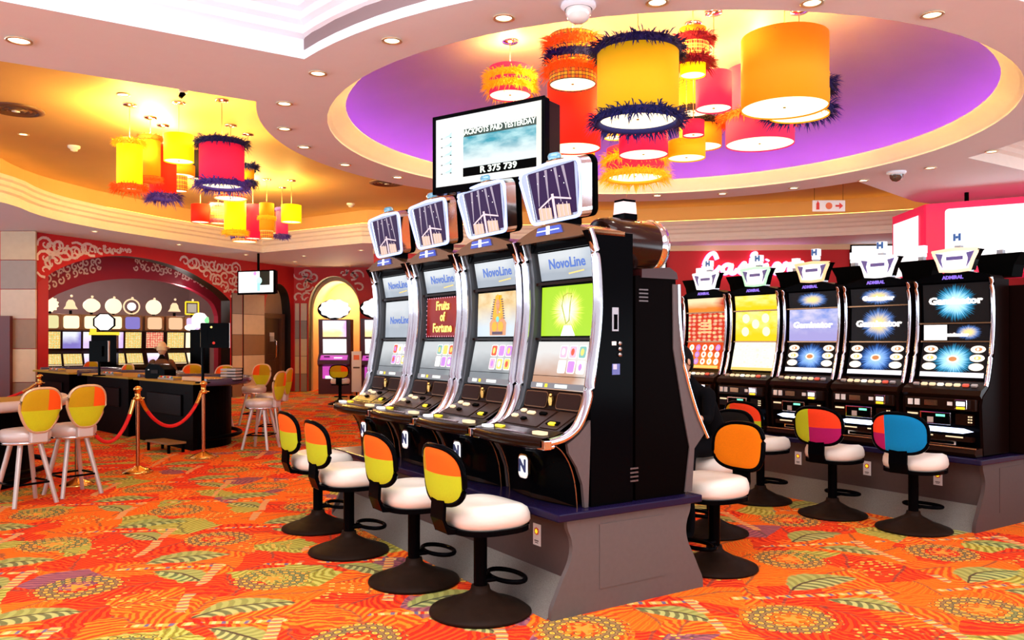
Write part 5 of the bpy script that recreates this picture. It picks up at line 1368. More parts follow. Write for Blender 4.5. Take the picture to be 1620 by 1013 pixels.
# things on the tables
def card_rack(x, y, Y, lb):
    q = PX(x, y, Y); t = thing('card_rack', lb, 'card rack', (q.x, q.y, .945), math.radians(-10))
    b = MB(); b.box((0, 0, .004), (.24, .2, .008), BLACK); b.build('base', t)
    for i in range(4): b = MB(); b.box((0, 0, .028+.042*i), (.23, .18, .026), mat('rack_grey', (.42, .38, .36), .4)); b.build('shelf', t)
    b = MB(); b.box((0, .095, .09), (.24, .008, .17), BLACK); b.build('back', t)
card_rack(366, 600, 11.6, 'grey four-tier card rack on the near gaming table')
def monitor(name, lb, x, yc, Y, w_, h_, rz, zbase, m_=MATTE, red=False, cat='monitor'):
    q = PX(x, yc, Y); t = thing(name, lb, cat, (q.x, q.y, zbase), rz)
    z = q.z-zbase
    b = MB(); b.prism(rrect(w_, h_, .015, 3, 0, z), -.02, .02, BLACK, 'y'); b.box((0, -.035, z), (w_*.5, .03, h_*.5), BLACK); b.build('casing', t)
    b = MB(); b.box((w_/2+.004, 0, z), (.012, .035, h_), SILVER); b.build('edge', t)
    if red:
        b = MB(); b.disc((-.02, -.052, z-.10), .018, SIGNR, 12, plane='y'); b.disc((-.05, -.052, z+.11), .014, GOLD, 12, plane='y'); b.build('marks', t)
    b = MB(); b.tube([(-w_*.42, .0, 0), (-w_*.42, .0, z-h_/2+.02)] if red else [(0, 0, 0), (0, 0, z-h_/2+.02)], .02, BLACK, 10); b.lathe([(.001, .001), (.10, .001), (.09, .02), (.001, .025)], BLACK, 20, ((-w_*.42 if red else 0), 0, 0)); b.build('stand', t)
    b = MB(); b.quad([(w_/2-.02, .0215, z-h_/2+.02), (-w_/2+.02, .0215, z-h_/2+.02), (-w_/2+.02, .0215, z+h_/2-.02), (w_/2-.02, .0215, z+h_/2-.02)], SCR['grey']); b.build('screen', t)
    return t
monitor('table_monitor', 'black back of a slim monitor on a tall pole at the near gaming table', 340, 531, 10.9, .36, .33, math.radians(25), .945, red=True)
monitor('table_monitor', 'dark monitor silhouette in front of the far lit machines', 157, 556, 13.1, .34, .33, math.radians(-12), .945)
q = PX(254, 596, 12.35)
t = thing('card_shuffler', 'black glossy card shuffler on the middle gaming table', 'card shuffler', (q.x, q.y, .945), math.radians(-15))
b = MB(); b.prism([(-.17, 0), (.17, 0), (.17, .12), (.08, .20), (-.10, .22), (-.17, .14)], -.13, .13, BLACK, 'y'); b.build('casing', t, bevel=.02)
b = MB(); b.box((0, -.134, .10), (.12, .01, .05), DKBROWN); b.box((-.10, -.137, .13), (.02, .01, .014), SILVER); b.build('control_panel', t)
q = PX(312, 598, 11.5)
t = thing('card_tray', 'long orange-gold tray lying on the near gaming table', 'tray', (q.x, q.y, .945), math.radians(-42))
b = MB(); b.box((0, 0, .01), (.55, .16, .02), mat('tray_gold', (.75, .35, .08), .4)); b.build('tray_base', t)
b = MB()
for sy in (-.08, .08): b.box((0, sy, .03), (.55, .015, .05), MATS['tray_gold'])
for sx in (-.27, .27): b.box((sx, 0, .03), (.015, .16, .05), MATS['tray_gold'])
b.build('tray_edge', t)

# ------------------------------------------------------------------ stanchions and ropes
def stanchion(lb, loc):
    t = thing('rope_stanchion', lb, 'stanchion', loc, 0, 'brass rope posts')
    b = MB(); b.lathe([(.001, 0), (.165, 0), (.168, .012), (.12, .04), (.05, .065), (.03, .08), (.001, .08)], GOLD, 32); b.build('base', t)
    b = MB(); b.tube([(0, 0, .07), (0, 0, .86)], .021, COPPER, 14); b.build('pole', t)
    b = MB(); b.lathe([(.021, .82), (.045, .83), (.045, .86), (.03, .87), (.03, .93), (.045, .94), (.045, .965), (.02, .985), (.001, .99)], GOLD, 20)
    for a in (.4, 2.6, 4.4): b.tube([(0, 0, .85), (.07*math.cos(a), .07*math.sin(a), .85)], .008, GOLD, 6)
    b.build('cap', t)
    return Vector(loc)
s1 = stanchion('brass post in the middle, where two red ropes meet', FL(218, 748))
s2 = stanchion('brass post at the right end of the ropes, by the gaming table corner', FL(322, 724))
s3 = stanchion('brass post behind the second silver stool', FL(122, 768))
q = PX(63, 590, 12.8); s4 = stanchion('brass post near the beige tiled pier', (q.x, q.y, 0))
def rope(lb, a, b_, low):
    t = thing('velvet_rope', lb, 'rope', tuple((a+b_)/2)); c = (a+b_)/2; c.z = 0; t.location = c
    za = .83; d = (b_-a).normalized(); A = a+d*.06; B = b_-d*.06; pts = []
    for i in range(25):
        u = i/24; p_ = A.lerp(B, u); z = za-(za-low)*(1-(2*u-1)**2)**.85; pts.append((p_.x-c.x, p_.y-c.y, z))
    m = MB(); m.tube(pts[2:-2], .021, REDR, 10); m.build('rope_cord', t)
    for e in (pts[:3], pts[-3:]): m = MB(); m.tube(e, .024, GOLD, 10); m.build('rope_end', t)
rope('red velvet rope hanging between the middle and right brass posts', s1, s2, .47)
rope('red velvet rope dipping from the middle post toward the silver stool', s1, s3, .40)
rope('red velvet rope running off to the left edge by the tiled pier', s4, Vector((-9.3, 11.9, 0)), .52)

# ------------------------------------------------------------------ televisions and displays
def tv(lb, pl, pr, h_, depth, zc, name='television'):
    pl, pr = Vector(pl), Vector(pr); c = (pl+pr)/2; a = math.atan2(pr.y-pl.y, pr.x-pl.x); w_ = (pr-pl).length
    t = thing(name, lb, 'television', (c.x, c.y, zc), a)
    b = MB(); b.prism(rrect(w_, h_, .015, 3), 0, .05, BLACK, 'y')
    for (cx, cz, ww, hh) in ((0, h_/2-.012, w_, .024), (0, -h_/2+.025, w_, .05), (-w_/2+.012, 0, .024, h_), (w_/2-.012, 0, .024, h_)): b.box((cx, -.006, cz), (ww, .014, hh), BLACK)
    b.build('casing', t, bevel=.003)
    if depth: b = MB(); b.box((.03, .05+depth/2, 0), (w_-.06, depth, h_-.04), mat('tv_back_brown', (.012, .004, .004), .25, spec=.1)); b.build('back_casing', t)
    return t, w_, h_
PLh, PRh = PX(686, 230, 5.83), PX(863, 220, 5.30)
t, w_, h_ = tv('large hanging television showing the jackpots total, above the machines', (PLh.x, PLh.y), (PRh.x, PRh.y), .55, .13, 2.81)
TVE = art('tv_white', 'grad', ((1, .98, .95), (1, 1, 1), (1, .93, .82)), 1.05)
b = MB(); b.quad([(-w_/2+.02, -.001, -h_/2+.045), (w_/2-.02, -.001, -h_/2+.045), (w_/2-.02, -.001, h_/2-.02), (-w_/2+.02, -.001, h_/2-.02)], TVE); b.build('screen', t)
b = MB()
x0, x1 = -.20, .40
b.quad([(x0, -.004, -.115), (x1, -.004, -.115), (x1, -.004, .115), (x0, -.004, .115)], art('tv_rays', 'cloud', ((.55, .88, .92), (.04, .38, .50), (.9, 1, 1)), 1.0))
b.box(((x0+x1)/2, -.004, -.145), (x1-x0, .004, .06), MATTE); b.box(((x0+x1)/2, -.004, .124), (x1-x0, .004, .052), mat('tv_dark_green', (.0, .02, .012), .4))
LT = emi('tv_letters', (.88, 1, .85), 1.5)
b.text('JACKPOTS PAID YESTERDAY', .052, LT, ((x0+x1)/2, -.010, .126), None, .001, .0010, width=.60)
b.text('R 375 739', .060, LT, ((x0+x1)/2, -.010, -.145), None, .001, .0014, width=.30)
cy = emi('tv_cyan', (.35, .85, .9), 1.1)
for i in range(5):
    z = .13-.062*i; b.quad([(-.375, -.003, z-.012), (-.305, -.003, z-.012), (-.30, -.003, z+.02), (-.33, -.003, z)], cy); b.box((-.345, -.003, z-.017), (.10, .002, .0025), cy); b.box((-.31, -.004, z-.017), (.014, .002, .006), MATTE); b.box((-.39, -.004, z-.017), (.014, .002, .005), MATTE)
b.build('jackpot_picture', t)
pp = ISL(O1, .67, 1.60, 0); mi_ = t.matrix_basis.inverted()
loc = Matrix.LocRotScale(t.location, t.rotation_euler, None).inverted() @ Vector((pp.x, pp.y, 2.12))
b = MB(); b.tube([tuple(loc), (loc.x, loc.y, .0)], .022, BLACK, 12); b.tube([(loc.x, loc.y, 0), (loc.x*.3, .19, 0), (loc.x*.3, .15, 0)], .02, BLACK, 8); b.build('mount', t)
PL2, PR2 = PX(376, 447, 20.6), PX(434, 447, 20.2)
t, w_, h_ = tv('small television hanging on the red wall between arch and door', (PL2.x, PL2.y), (PR2.x, PR2.y), .60, .08, PX(405, 447, 20.4).z)
b = MB(); b.quad([(-w_/2+.03, -.001, -h_/2+.05), (w_/2-.03, -.001, -h_/2+.05), (w_/2-.03, -.001, h_/2-.03), (-w_/2+.03, -.001, h_/2-.03)], W_E); b.build('screen', t)
b = MB(); b.box((.27, -.004, .10), (.30, .003, .34), mat('tv_shadow', (.02, .03, .02), .4)); b.disc((.10, -.007, .04), .09, emi('tv_mint', (.6, .95, .85), 1.0), 16, plane='y'); b.box((.09, -.007, -.12), (.09, .002, .2), cy); b.disc((-.02, -.007, .22), .05, emi('tv_pink', (.9, .3, .7), 1.1), 10, plane='y'); b.build('picture', t)
b = MB(); b.tube([(0, .10, .2), (0, .10, ZS-t.location.z-.01)], .03, BLACK, 8); b.build('mount', t)
# cashier sign and screens on the far wall
def wpt(x, y): return f2(x, y)
t = thing('neon_sign', 'white script Cashiers sign glowing pink on the red wall', 'sign', (0, 0, 0)); t.matrix_basis = M2
NEON = emi('neon_letter', (.95, .85, .85), 1.2); HALO = emi('neon_pink', (1, .25, .85), 3.0)
xA, zA = wpt(1108, 448); xB, zB = wpt(1272, 404)
def stroke(b, pts, s, ox, oz, r, m, yy):
    P = smooth_arch(pts, 6); b.tube([(ox+x*s, yy, oz+z*s) for x, z in P], r, m, 6)
GL = {'C': [[(1.05, .95), (.85, 1.35), (.5, 1.2), (.2, .6), (.25, .1), (.6, 0), (1.0, .2), (1.25, .5)]],
      'a': [[(.75, .55), (.45, .6), (.2, .35), (.3, .05), (.6, .15), (.78, .58), (.72, .1), (.95, .05), (1.15, .3)]],
      's': [[(.0, .1), (.35, .55), (.5, .7), (.5, .45), (.6, .15), (.4, 0), (.2, .12)], [(.55, .1), (.8, .2)]],
      'h': [[(.0, .2), (.35, .8), (.5, 1.3), (.3, 1.2), (.2, .5), (.2, .0), (.4, .5), (.65, .55), (.65, .1), (.85, .05), (1.0, .25)]],
      'i': [[(.0, .2), (.2, .6), (.2, .1), (.4, .05), (.55, .3)], [(.25, .85), (.28, .9)]],
      'e': [[(.0, .2), (.35, .3), (.55, .5), (.35, .65), (.15, .3), (.3, .02), (.6, .1), (.75, .3)]],
      'r': [[(.0, .2), (.2, .65), (.3, .55), (.5, .6), (.45, .2), (.55, .02), (.75, .2)]]}
ADV = dict(C=1.2, a=1.1, s=.72, h=.98, i=.5, e=.72, r=.72)
tot = sum(ADV[c] for c in 'Cashiers'); sc = (xB-xA)/tot; ox = xA; zB0 = zA+.20
for c in 'Cashiers':
    for sk_ in GL[c]:
        b = MB(); stroke(b, sk_, sc, ox, zB0, .055, HALO, -.06); b.build('neon_tube', t)
        b = MB(); stroke(b, sk_, sc, ox, zB0, .048, NEON, -.14); b.build('letter', t)
    ox += ADV[c]*sc
def wallbox(name, lb, x0, y0, x1, y1, m, frame=None, cat='display screen'):
    a, z1 = wpt(x0, y0); c, z0 = wpt(x1, y1)
    t = thing(name, lb, cat); t.matrix_basis = M2 @ Matrix.Translation(((a+c)/2, -.06, (z0+z1)/2))
    w_, h_ = c-a, z1-z0
    b = MB(); b.box((0, .02, 0), (w_+.06, .06, h_+.06), frame or BLACK); b.build('casing', t)
    b = MB(); b.quad([(-w_/2, -.012, -h_/2), (w_/2, -.012, -h_/2), (w_/2, -.012, h_/2), (-w_/2, -.012, h_/2)], m); b.build('screen', t)
    return t
WD = emi('white_display', (1, .98, 1), 1.15)
wallbox('display_screen', 'white lit screen on the red cashier wall', 1346, 390, 1412, 440, WD)
wallbox('display_screen', 'white lit panel on the red wall behind the drum sign', 1020, 400, 1052, 445, WD)
# pink framed display block hanging from the ceiling
PK = mat('pink_frame', (.80, .006, .07), .5, em=(.9, .005, .10), es=.35)
c0 = PX(1464, 323, 12.0); rt = PX(1620, 311, 11.35); dirr = (Vector((rt.x, rt.y))-Vector((c0.x, c0.y))).normalized(); lft = Vector((PX(1410, 345, 13.3).x, 13.3)); dl = (lft-Vector((c0.x, c0.y)))
ztop, zbot = 3.50, 2.46
t = thing('display_block', 'large white screens in glowing pink frames hanging at the upper right', 'display screen', (c0.x, c0.y, 0), math.atan2(dirr.y, dirr.x))
L_ = 2.6; W2 = dl.length
ang = math.atan2(dl.y, dl.x)-t.rotation_euler.z
b = MB(); qx, qy = W2*math.cos(ang), W2*math.sin(ang)
b.prism([(0, 0), (L_, 0), (L_, .25), (L_+0, W2), (qx, qy)], zbot, ztop, PK, 'z'); b.build('pink_frame', t, bevel=.05)
b = MB(); b.prism([(x_+1.30+.08, z_+2.985) for x_, z_ in rrect(2.25, .84, .05, 4)], -.02, -.002, WD, 'y'); b.build('screen', t)
e_ = Vector((qx, qy)).normalized(); nx_ = Vector((-e_.y, e_.x)); nx_ = nx_ if nx_.x < 0 else -nx_
b = MB(); a0, a1 = e_*.22+nx_*.012, e_*(W2-.12)+nx_*.012
b.quad([(a0.x, a0.y, zbot+.05), (a0.x, a0.y, ztop-.13), (a1.x, a1.y, ztop-.13), (a1.x, a1.y, zbot+.05)], WD); b.build('side_screen', t)
b = MB(); GY = emi('faint_yellow_print', (.95, .92, .45), 1.3)
for xx, ww in ((.62, .12), (.86, .06), (.98, .10), (1.3, .14)): b.box((xx, -.024, 3.27), (ww, .002, .015), GY)
b.build('print', t)
for xx in (.5, 2.0): b = MB(); b.tube([(xx, .5, ztop-.02), (xx, .5, ZU)], .03, BLACK, 8); b.build('hanger', t)

# ------------------------------------------------------------------ far machines
def far_machine(lb, w_, sign, top, mid, low, parts=True):
    R_ = thing('slot_machine', lb, 'slot machine', group=None)
    b = MB(); b.prism([(.0, 1.75), (.05, 1.30), (-.05, 1.22), (-.28, .95), (-.30, .85), (-.12, .78), (-.12, 0), (.5, 0), (.5, 1.75)], -w_/2, w_/2, mat('far_cabinet', (.02, .004, .004), .35, spec=.1)); b.build('cabinet', R_)
    h = w_/2-.05
    b = MB(); b.sheet([(-.01, 1.72), (.035, 1.33)], -h, h, mid); b.build('main_screen', R_)
    b = MB(); b.sheet([(-.07, 1.20), (-.27, .97)], -h, h, low); b.build('lower_screen', R_)
    b = MB(); b.box((0, .22, 1.95), (w_*.92, .40, .38), mat('far_box', (.25, .10, .02), .4)); b.build('sign_box', R_, bevel=.02)
    b = MB(); b.prism(rrect(w_*.66, .30, .05, 3, 0, 1.95), .0, .02, top, 'y'); b.build('upper_screen', R_)
    b = MB()
    if sign == 'round': b.lathe([(.001, -.03), (.17, -.03), (.19, 0), (.17, .03), (.001, .03)], WARMW, 24)
    elif sign == 'sun':
        b.prism([((.19 if i % 2 else .155)*math.cos(i*PI/12), (.19 if i % 2 else .155)*math.sin(i*PI/12)) for i in range(24)], -.03, .03, WARMW, 'z')
    elif sign == 'ring':
        b.lathe([(.001, -.02), (.10, -.02), (.10, .02), (.001, .02)], W_E, 20); b.tube([(.18*math.cos(i*PI/12), .18*math.sin(i*PI/12), 0) for i in range(24)], .018, BTN, 6, True)
    elif sign == 'square':
        for q0, q1 in (((-.16, -.16), (.16, -.16)), ((.16, -.16), (.16, .16)), ((.16, .16), (-.16, .16)), ((-.16, .16), (-.16, -.16))): b.tube([(q0[0], q0[1], 0), (q1[0], q1[1], 0)], .02, BTY, 6)
        b.box((0, 0, 0), (.22, .22, .02), mat('square_grey', (.3, .3, .3), .5, em=(.4, .4, .35), es=.6))
    elif sign == 'dome':
        b.prism([(-.15, -.10), (.15, -.10), (.10, -.02), (.085, .06), (.04, .12), (-.04, .12), (-.085, .06), (-.10, -.02)], -.03, .03, BTN, 'z')
    elif sign == 'apple':
        b.lathe([(.001, -.03), (.16, -.03), (.17, 0), (.16, .03), (.001, .03)], WARMW, 20); b.ball((-.06, 0, .0), .13, WARMW, 12, 1, 1, .3); b.ball((.07, 0, 0), .13, WARMW, 12, 1, 1, .3)
    Mm = Matrix.Translation((0, .15, 2.36)) @ Matrix.Rotation(PI/2, 4, 'X')
    b.v = [tuple(Mm @ Vector(p_)) for p_ in b.v]; b.build('topper', R_)
    b = MB(); b.box((0, .17, 2.18), (.06, .05, .10), BLACK); b.build('topper_stem', R_)
    b = MB(); b.ball((.02, .15, 2.57), .03, BTN, 8); b.build('beacon', R_)
    b = MB(); b.box((0, -.25, .945), (w_*.8, .10, .02), BTN); b.build('button_ledge', R_)
    return R_
WARMW = emi('warm_white_sign', (1, .88, .60), 1.15)
LY = art('far_screen_yellow', 'game', ((.9, .55, .12), (1, .85, .45), (.55, .6, .2)), 1.0); LV = art('far_screen_violet', 'grad', ((.8, .6, 1), (1, .9, 1), (.75, .5, .95)), 1.05); LR = art('far_screen_pink', 'game', ((.8, .10, .08), (1, .7, .4), (.85, .35, .2)), 1.0)
LB = art('far_screen_blue', 'grad', ((.25, .2, .6), (.9, .92, 1), (.3, .25, .7)), 1.0)
pA, pB = Vector((-10.55, 18.9)), Vector((-8.45, 22.6))
rzf = math.atan2((pB-pA).y, (pB-pA).x)*.35
specs_f = [(80, 'sun', LY, LY, LY, 'far machine under a white sunburst sign, leftmost in the arch'), (113, 'dome', WARMW, LB, LY, 'far machine with a bell-shaped lit sign and a blue screen'),
           (146, 'apple', WARMW, LV, LV, 'far machine with an apple-shaped white sign'), (181, 'round', WARMW, LV, LY, 'far machine behind the white hexagon sign'),
           (210, 'ring', LB, LY, LY, 'far machine topped by a lit ring sign'), (245, 'round', LR, LR, LV, 'far machine with a round flowery sign behind the seated player'),
           (278, 'dome', LR, LY, LY, 'far machine right of the seated player, cream screens'), (306, 'square', LV, WARMW, WARMW, 'far machine topped by a square yellow-framed sign')]
for i, (px, sg, tp, md, lw, lb) in enumerate(specs_f):
    Y = 19.0+(px-80)/226*2.3; q = PX(px, 600, Y); o = far_machine(lb, .50, sg, tp, md, lw); o.location = (q.x, q.y, 0); o.rotation_euler.z = .6; o['group'] = 'lit machines seen through the wide arch'
q = PX(165, 510, 18.0)
t = thing('hexagon_sign', 'bright white hexagon sign with yellow feet in front of the far machines', 'sign', (q.x, q.y, 0), .3)
b = MB(); b.prism([(.24*math.cos(k*PI/4+PI/8), q.z+.21*math.sin(k*PI/4+PI/8)) for k in range(8)], -.02, .03, BLACK, 'y'); b.build('frame', t)
b = MB(); b.prism([(.20*math.cos(k*PI/4+PI/8), q.z+.185*math.sin(k*PI/4+PI/8)) for k in range(8)], -.035, -.02, W_E, 'y'); b.build('lit_face', t)
b = MB(); b.box((0, 0, q.z-.25), (.60, .08, .07), BTY); b.box((-.22, 0, q.z-.19), (.12, .06, .09), BTY); b.build('yellow_base', t)
b = MB(); b.box((0, .1, (q.z-.28)/2), (.5, .3, q.z-.28), BLACK); b.build('pedestal', t)
q = PX(316, 508, 18.6)
t = thing('lit_figure_sign', 'white and green glowing figure sign left of the slim monitor', 'sign', (q.x, q.y, 0), .3)
b = MB(); b.lathe([(.001, .19), (.10, .17), (.17, .08), (.17, -.05), (.14, -.15), (.001, -.16)], W_E, 20, (0, 0, q.z)); b.ball((-.2, 0, q.z-.15), .12, W_E, 12, 1, .6, .6); b.build('lit_shape', t)
b = MB(); b.lathe([(.165, .09), (.178, .0), (.15, -.14)], emi('green_glow', (.2, .9, .3), 1.2), 20, (.02, .02, q.z)); b.build('green_rim', t)
b = MB(); b.box((0, .1, (q.z-.2)/2), (.4, .3, q.z-.2), BLACK); b.build('pedestal', t)
# niche machine
def niche_machine(lb, loc, rz):
    R_ = thing('slot_machine', lb, 'slot machine', loc, rz)
    b = MB(); b.prism([(.0, 2.12), (.08, 1.15), (-.15, .95), (-.15, .85), (0, .78), (0, 0), (.6, 0), (.6, 2.12)], -.45, .45, mat('plum_cabinet', (.06, .006, .02), .3)); b.build('cabinet', R_)
    b = MB(); b.sheet([(-.005, 2.08), (.03, 1.62)], -.33, .33, art('niche_top', 'grad', ((1, .7, .3), (1, .9, 1), (.85, .4, .9)), 1.5)); b.build('top_screen', R_)
    b = MB(); b.sheet([(.035, 1.56), (.07, 1.16)], -.33, .33, art('niche_main', 'game', ((1, .9, .85), (1, .95, 1), (1, .85, .8)), 1.5)); b.build('main_screen', R_)
    b = MB(); b.sheet([(.05, 1.12), (-.16, .97)], -.38, .38, emi('violet_deck', (.55, .06, .45), 1.0)); b.box((.12, -.09, 1.03), (.22, .1, .03), W_E); b.box((-.2, -.05, 1.06), (.16, .08, .03), BLACK); b.build('button_deck', R_)
    b = MB(); b.box((0, -.005, .62), (.66, .02, .36), MATS['violet_deck']); b.box((0, -.02, .48), (.5, .02, .08), W_E); b.build('lower_panel', R_)
    b = MB(); b.M = Matrix.Translation((0, .1, 2.42)) @ Matrix.Rotation(PI/2, 4, 'X')
    b.prism([((1+.06*math.cos(i*PI/2))*.42*math.cos(i*PI/20), (1+.06*math.cos(i*PI/2))*.26*math.sin(i*PI/20)) for i in range(40)], -.04, .06, W_E, 'z'); b.build('oval_sign', R_)
    b = MB(); b.M = Matrix.Translation((-.04, .16, 2.40)) @ Matrix.Rotation(PI/2, 4, 'X'); b.prism([(.46*math.cos(i*PI/20), .28*math.sin(i*PI/20)) for i in range(40)], -.03, .03, BLACK, 'z'); b.box((0, .16, 0), (.1, .05, .1), BLACK); b.build('sign_back', R_)
    b = MB()
    for s_ in (-1, 1): b.prism([(s_*.20, .05), (s_*.27, .10), (s_*.15, .08), (s_*.12, .04)], .055, .061, BLACK, 'y')
    b.v = [(x_, y_-.02 if z_ > 2 else y_, z_ if z_ > 2 else z_+2.42) for x_, y_, z_ in b.v]; b.build('sign_print', R_)
    return R_
q = PX(529, 620, 23.3); niche_machine('violet and white slot machine standing in the round niche', (q.x, q.y, 0), .05)
q = PX(596, 620, 22.6); niche_machine('violet slot machine half hidden behind the farthest front-row machine', (q.x, q.y, 0), .0)
q = FL(538, 640); o = slot_stool('olive-backed stool in front of the niche machine', 'casino'); o.location = (q.x, q.y, 0); o.rotation_euler.z = .1
q = PX(564, 590, 20.2)
t = thing('info_banner', 'narrow white banner stand beside the niche machine', 'banner', (q.x, q.y, 0), 0)
b = MB(); b.box((0, 0, .75), (.24, .02, 1.0), mat('banner_white', (.75, .72, .75), .5)); b.build('banner', t)
b = MB(); b.box((0, 0, .14), (.3, .2, .04), BLACK); b.box((0, .02, .2), (.03, .03, .3), BLACK); b.box((0, 0, .06), (.3, .2, .12), BLACK); b.build('foot', t)
b = MB(); b.box((0, -.012, 1.1), (.14, .003, .12), SIGNO); b.box((0, -.012, .85), (.16, .003, .04), GREYT); b.build('print', t)

# ------------------------------------------------------------------ people
def skin_body(name, joints, edges, parent, m, sub=2):
    me = bpy.data.meshes.new(name); me.from_pydata([j[0] for j in joints], edges, []); me.materials.append(m)
    o = bpy.data.objects.new(name, me); COL.objects.link(o); o.parent = parent
    sk = o.modifiers.new('skin', 'SKIN'); sk.use_smooth_shade = True
    me.skin_vertices.new() if not me.skin_vertices else None
    for i, j in enumerate(joints):
        me.skin_vertices[0].data[i].radius = (j[1], j[2] if len(j) > 2 else j[1]); me.skin_vertices[0].data[i].use_root = (i == 0)
    s_ = o.modifiers.new('subdivision', 'SUBSURF'); s_.levels = sub; s_.render_levels = sub
    return o
SKIN = mat('skin', (.62, .34, .20), .5); CLOTH = mat('black_cloth', (.003, .003, .004), .9, spec=.05); HAIR = mat('black_hair', (.004, .003, .003), .5, spec=.06)
def hand(name, parent, wrist, fwd, up, m, s=1):
    """open relaxed hand: palm and five separate bent fingers"""
    w = Vector(wrist); fwd = Vector(fwd).normalized(); up = Vector(up).normalized(); side = fwd.cross(up).normalized()
    J = [(tuple(w), .026, .017), (tuple(w+fwd*.045), .036, .014), (tuple(w+fwd*.085), .038, .013)]; Ed = [(0, 1), (1, 2)]
    for k, (sx, L) in enumerate(((-.030, .062), (-.010, .072), (.010, .068), (.029, .052))):
        b0 = len(J); base = w+fwd*.088+side*sx
        for q_, (a, c_) in enumerate(((0, 0), (.45, -.006), (.8, -.018), (1.0, -.032))): J.append((tuple(base+fwd*L*a+up*c_), .0088-.0012*q_))
        Ed += [(2, b0), (b0, b0+1), (b0+1, b0+2), (b0+2, b0+3)]
    b0 = len(J); tb = w+fwd*.035-side*.034
    for a in range(3): J.append((tuple(tb+fwd*.028*a-side*.016*a-up*.006*a), .0105-.001*a))
    Ed += [(1, b0), (b0, b0+1), (b0+1, b0+2)]
    return skin_body(name, J, Ed, parent, m, 2)
def head(parent, c, yaw, tilt, s, skin_m, hair_m, cap=None):
    M_ = Matrix.Translation(c) @ Matrix.Rotation(yaw, 4, 'Z') @ Matrix.Rotation(tilt, 4, 'X')   # face toward local +y
    b = MB(); b.M = M_
    prof = []
    N = 20; rows = 13; vs = []
    for j in range(rows):
        th = PI*j/(rows-1); z = -.115*math.cos(th); r = math.sin(th)
        for i in range(N):
            a = 2*PI*i/N; x = .074*r*math.cos(a); y = .094*r*math.sin(a)
            if z < 0: x *= 1-.25*(-z/.115)**1.5; y *= 1-.12*(-z/.115)
            if math.sin(a) > .6 and -.07 < z < -.01: y += .006
            if math.sin(a) > .95 and -.035 < z < .02: y += .020*(1-abs(z+.012)/.04)
            vs.append((x*s, y*s, z*s))
    b.add(vs, [(j*N+i, j*N+(i+1) % N, (j+1)*N+(i+1) % N, (j+1)*N+i) for j in range(rows-1) for i in range(N)], skin_m, True)
    for sx in (-1, 1): b.ball((sx*.076*s, -.005*s, -.005*s), .022*s, skin_m, 8, .45, .8, 1.25)
    b.ball((0, .100*s, -.018*s), .012*s, skin_m, 8, .9, 1, 1.3)
    b.build('head', parent)
    b = MB(); b.M = M_
    for sx in (-1, 1): b.ball((sx*.029*s, .080*s, .008*s), .012*s, PAPER, 8); b.ball((sx*.029*s, .089*s, .008*s), .005*s, HAIR, 6); b.box((sx*.03*s, .086*s, .030*s), (.028*s, .006*s, .005*s), hair_m)
    b.build('eye', parent)
    b = MB(); b.M = M_; b.box((0, .089*s, -.058*s), (.040*s, .006*s, .008*s), mat('lips', (.45, .12, .10), .5)); b.build('mouth', parent)
    b = MB(); b.M = M_
    vs = []
    for j in range(9):
        th = PI*(.02+.98*j/8)*.60; 
        for i in range(N):
            a = 2*PI*i/N; fr_ = max(0, math.sin(a)); t2 = th*(1-.42*fr_)
            vs.append((.083*s*math.sin(t2)*math.cos(a), (.104*math.sin(t2)*math.sin(a)-.008)*s, .126*s*math.cos(t2)))
    b.add(vs, [(j*N+i, (j+1)*N+i, (j+1)*N+(i+1) % N, j*N+(i+1) % N) for j in range(8) for i in range(N)], cap or hair_m, True)
    if not cap: b.ball((0, -.06*s, -.035*s), .055*s, hair_m, 10, 1.1, .8, 1.2)
    b.build('cap' if cap else 'hair', parent)
    if cap: b = MB(); b.M = M_; b.lathe([(.08*s, .03*s), (.125*s, .02*s), (.126*s, .012*s), (.08*s, .018*s)], cap, 24); b.build('cap_brim', parent)
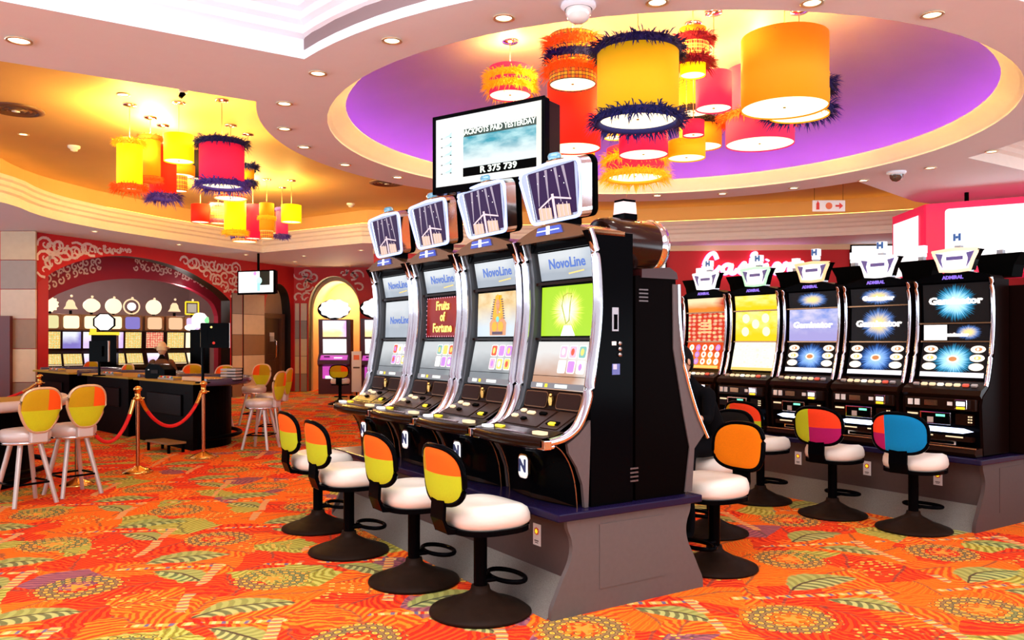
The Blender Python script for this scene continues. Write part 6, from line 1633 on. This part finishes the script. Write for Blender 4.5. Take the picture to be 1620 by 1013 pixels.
def seated(lb, loc, rz, top_m, leg_m, skin_m, hair_m, cap=None, seat=.62, lean=.16, arm='deck', s=1.0):
    """seated figure, facing local +y, hips over the origin"""
    R_ = thing('person', lb, 'person', loc, rz)
    z = seat
    J = [((0, 0, z+.09), .15, .115), ((0, .02+lean*.2, z+.25), .13, .10), ((0, .03+lean*.6, z+.40), .15, .105), ((0, .03+lean, z+.50), .12, .085), ((0, .04+lean*1.1, z+.575), .05, .05), ((0, .05+lean*1.25, z+.63), .048, .048)]
    Ed = [(0, 1), (1, 2), (2, 3), (3, 4), (4, 5)]
    for sx in (-1, 1):
        b0 = len(J)
        J += [((sx*.10, .10, z+.075), .085, .085), ((sx*.13, .40, z+.06), .06, .06), ((sx*.13, .42, z-.22), .052, .052), ((sx*.13, .38, z-.44), .036, .036), ((sx*.135, .40, max(z-.56, .045)), .036, .034), ((sx*.14, .50, max(z-.58, .035)), .034, .026)]
        Ed += [(0, b0)]+[(b0+i, b0+i+1) for i in range(5)]
    body = skin_body('body', J, Ed, R_, leg_m, 2)
    hands = []
    for sx in (-1, 1):
        sh = Vector((sx*.175, .03+lean, z+.485)); el = Vector((sx*.24, .20+lean*.6, z+.29)); wr = Vector((sx*.20, .44+lean*.5, z+.345))
        skin_body('sleeve', [((sx*.10, .03+lean, z+.485), .075, .07), (tuple(sh), .062, .062), (tuple(sh.lerp(el, .5)), .05, .05), (tuple(el), .043, .043), (tuple(el.lerp(wr, .3)), .038, .038)], [(0, 1), (1, 2), (2, 3), (3, 4)], R_, top_m, 2)
        skin_body('forearm', [(tuple(el.lerp(wr, .22)), .035, .035), (tuple(el.lerp(wr, .6)), .031, .031), (tuple(wr), .023, .02)], [(0, 1), (1, 2)], R_, skin_m, 2)
        hand('hand', R_, wr-(wr-el).normalized()*.01, (-sx*.1, 1, .05), (0, 0, 1), skin_m)
    skin_body('shirt', [((0, 0, z+.10), .165, .13), ((0, .02+lean*.2, z+.25), .145, .115), ((0, .03+lean*.6, z+.40), .17, .12), ((0, .03+lean, z+.50), .135, .10), ((0, .04+lean*1.08, z+.555), .058, .055)], [(0, 1), (1, 2), (2, 3), (3, 4)], R_, top_m, 2)
    skin_body('neck', [((0, .04+lean*1.05, z+.54), .046, .046), ((0, .06+lean*1.3, z+.65), .046, .048)], [(0, 1)], R_, skin_m, 1)
    head(R_, Vector((0, .07+lean*1.4, z+.73)), 0, math.radians(-12), s, skin_m, hair_m, cap)
    return R_
q = ISL(O1, 2.27, .97); rzp = RB+.05
seated('person in black with dark hair playing at the hidden side of the near island', q, rzp, CLOTH, CLOTH, SKIN, HAIR, None, .62, .20)
o = slot_stool('dark-backed swivel stool under the person in black', 'dark'); o.location = ISL(O1, 2.27, .97); o.rotation_euler.z = rzp
q = PX(255, 596, 15.6); TANC = mat('beige_cap', (.80, .62, .36), .8); BRN = mat('brown_cloth', (.12, .05, .02), .8)
seated('person in a beige cap and brown top seen from behind at the far tables', (q.x, q.y, 0), .3, BRN, CLOTH, SKIN, HAIR, TANC, .62, .05, s=1.15)
o = copy_thing(cs, 'stool under the person in the beige cap', (q.x, q.y, 0), .3, GC); o.scale = (1, 1, .87)
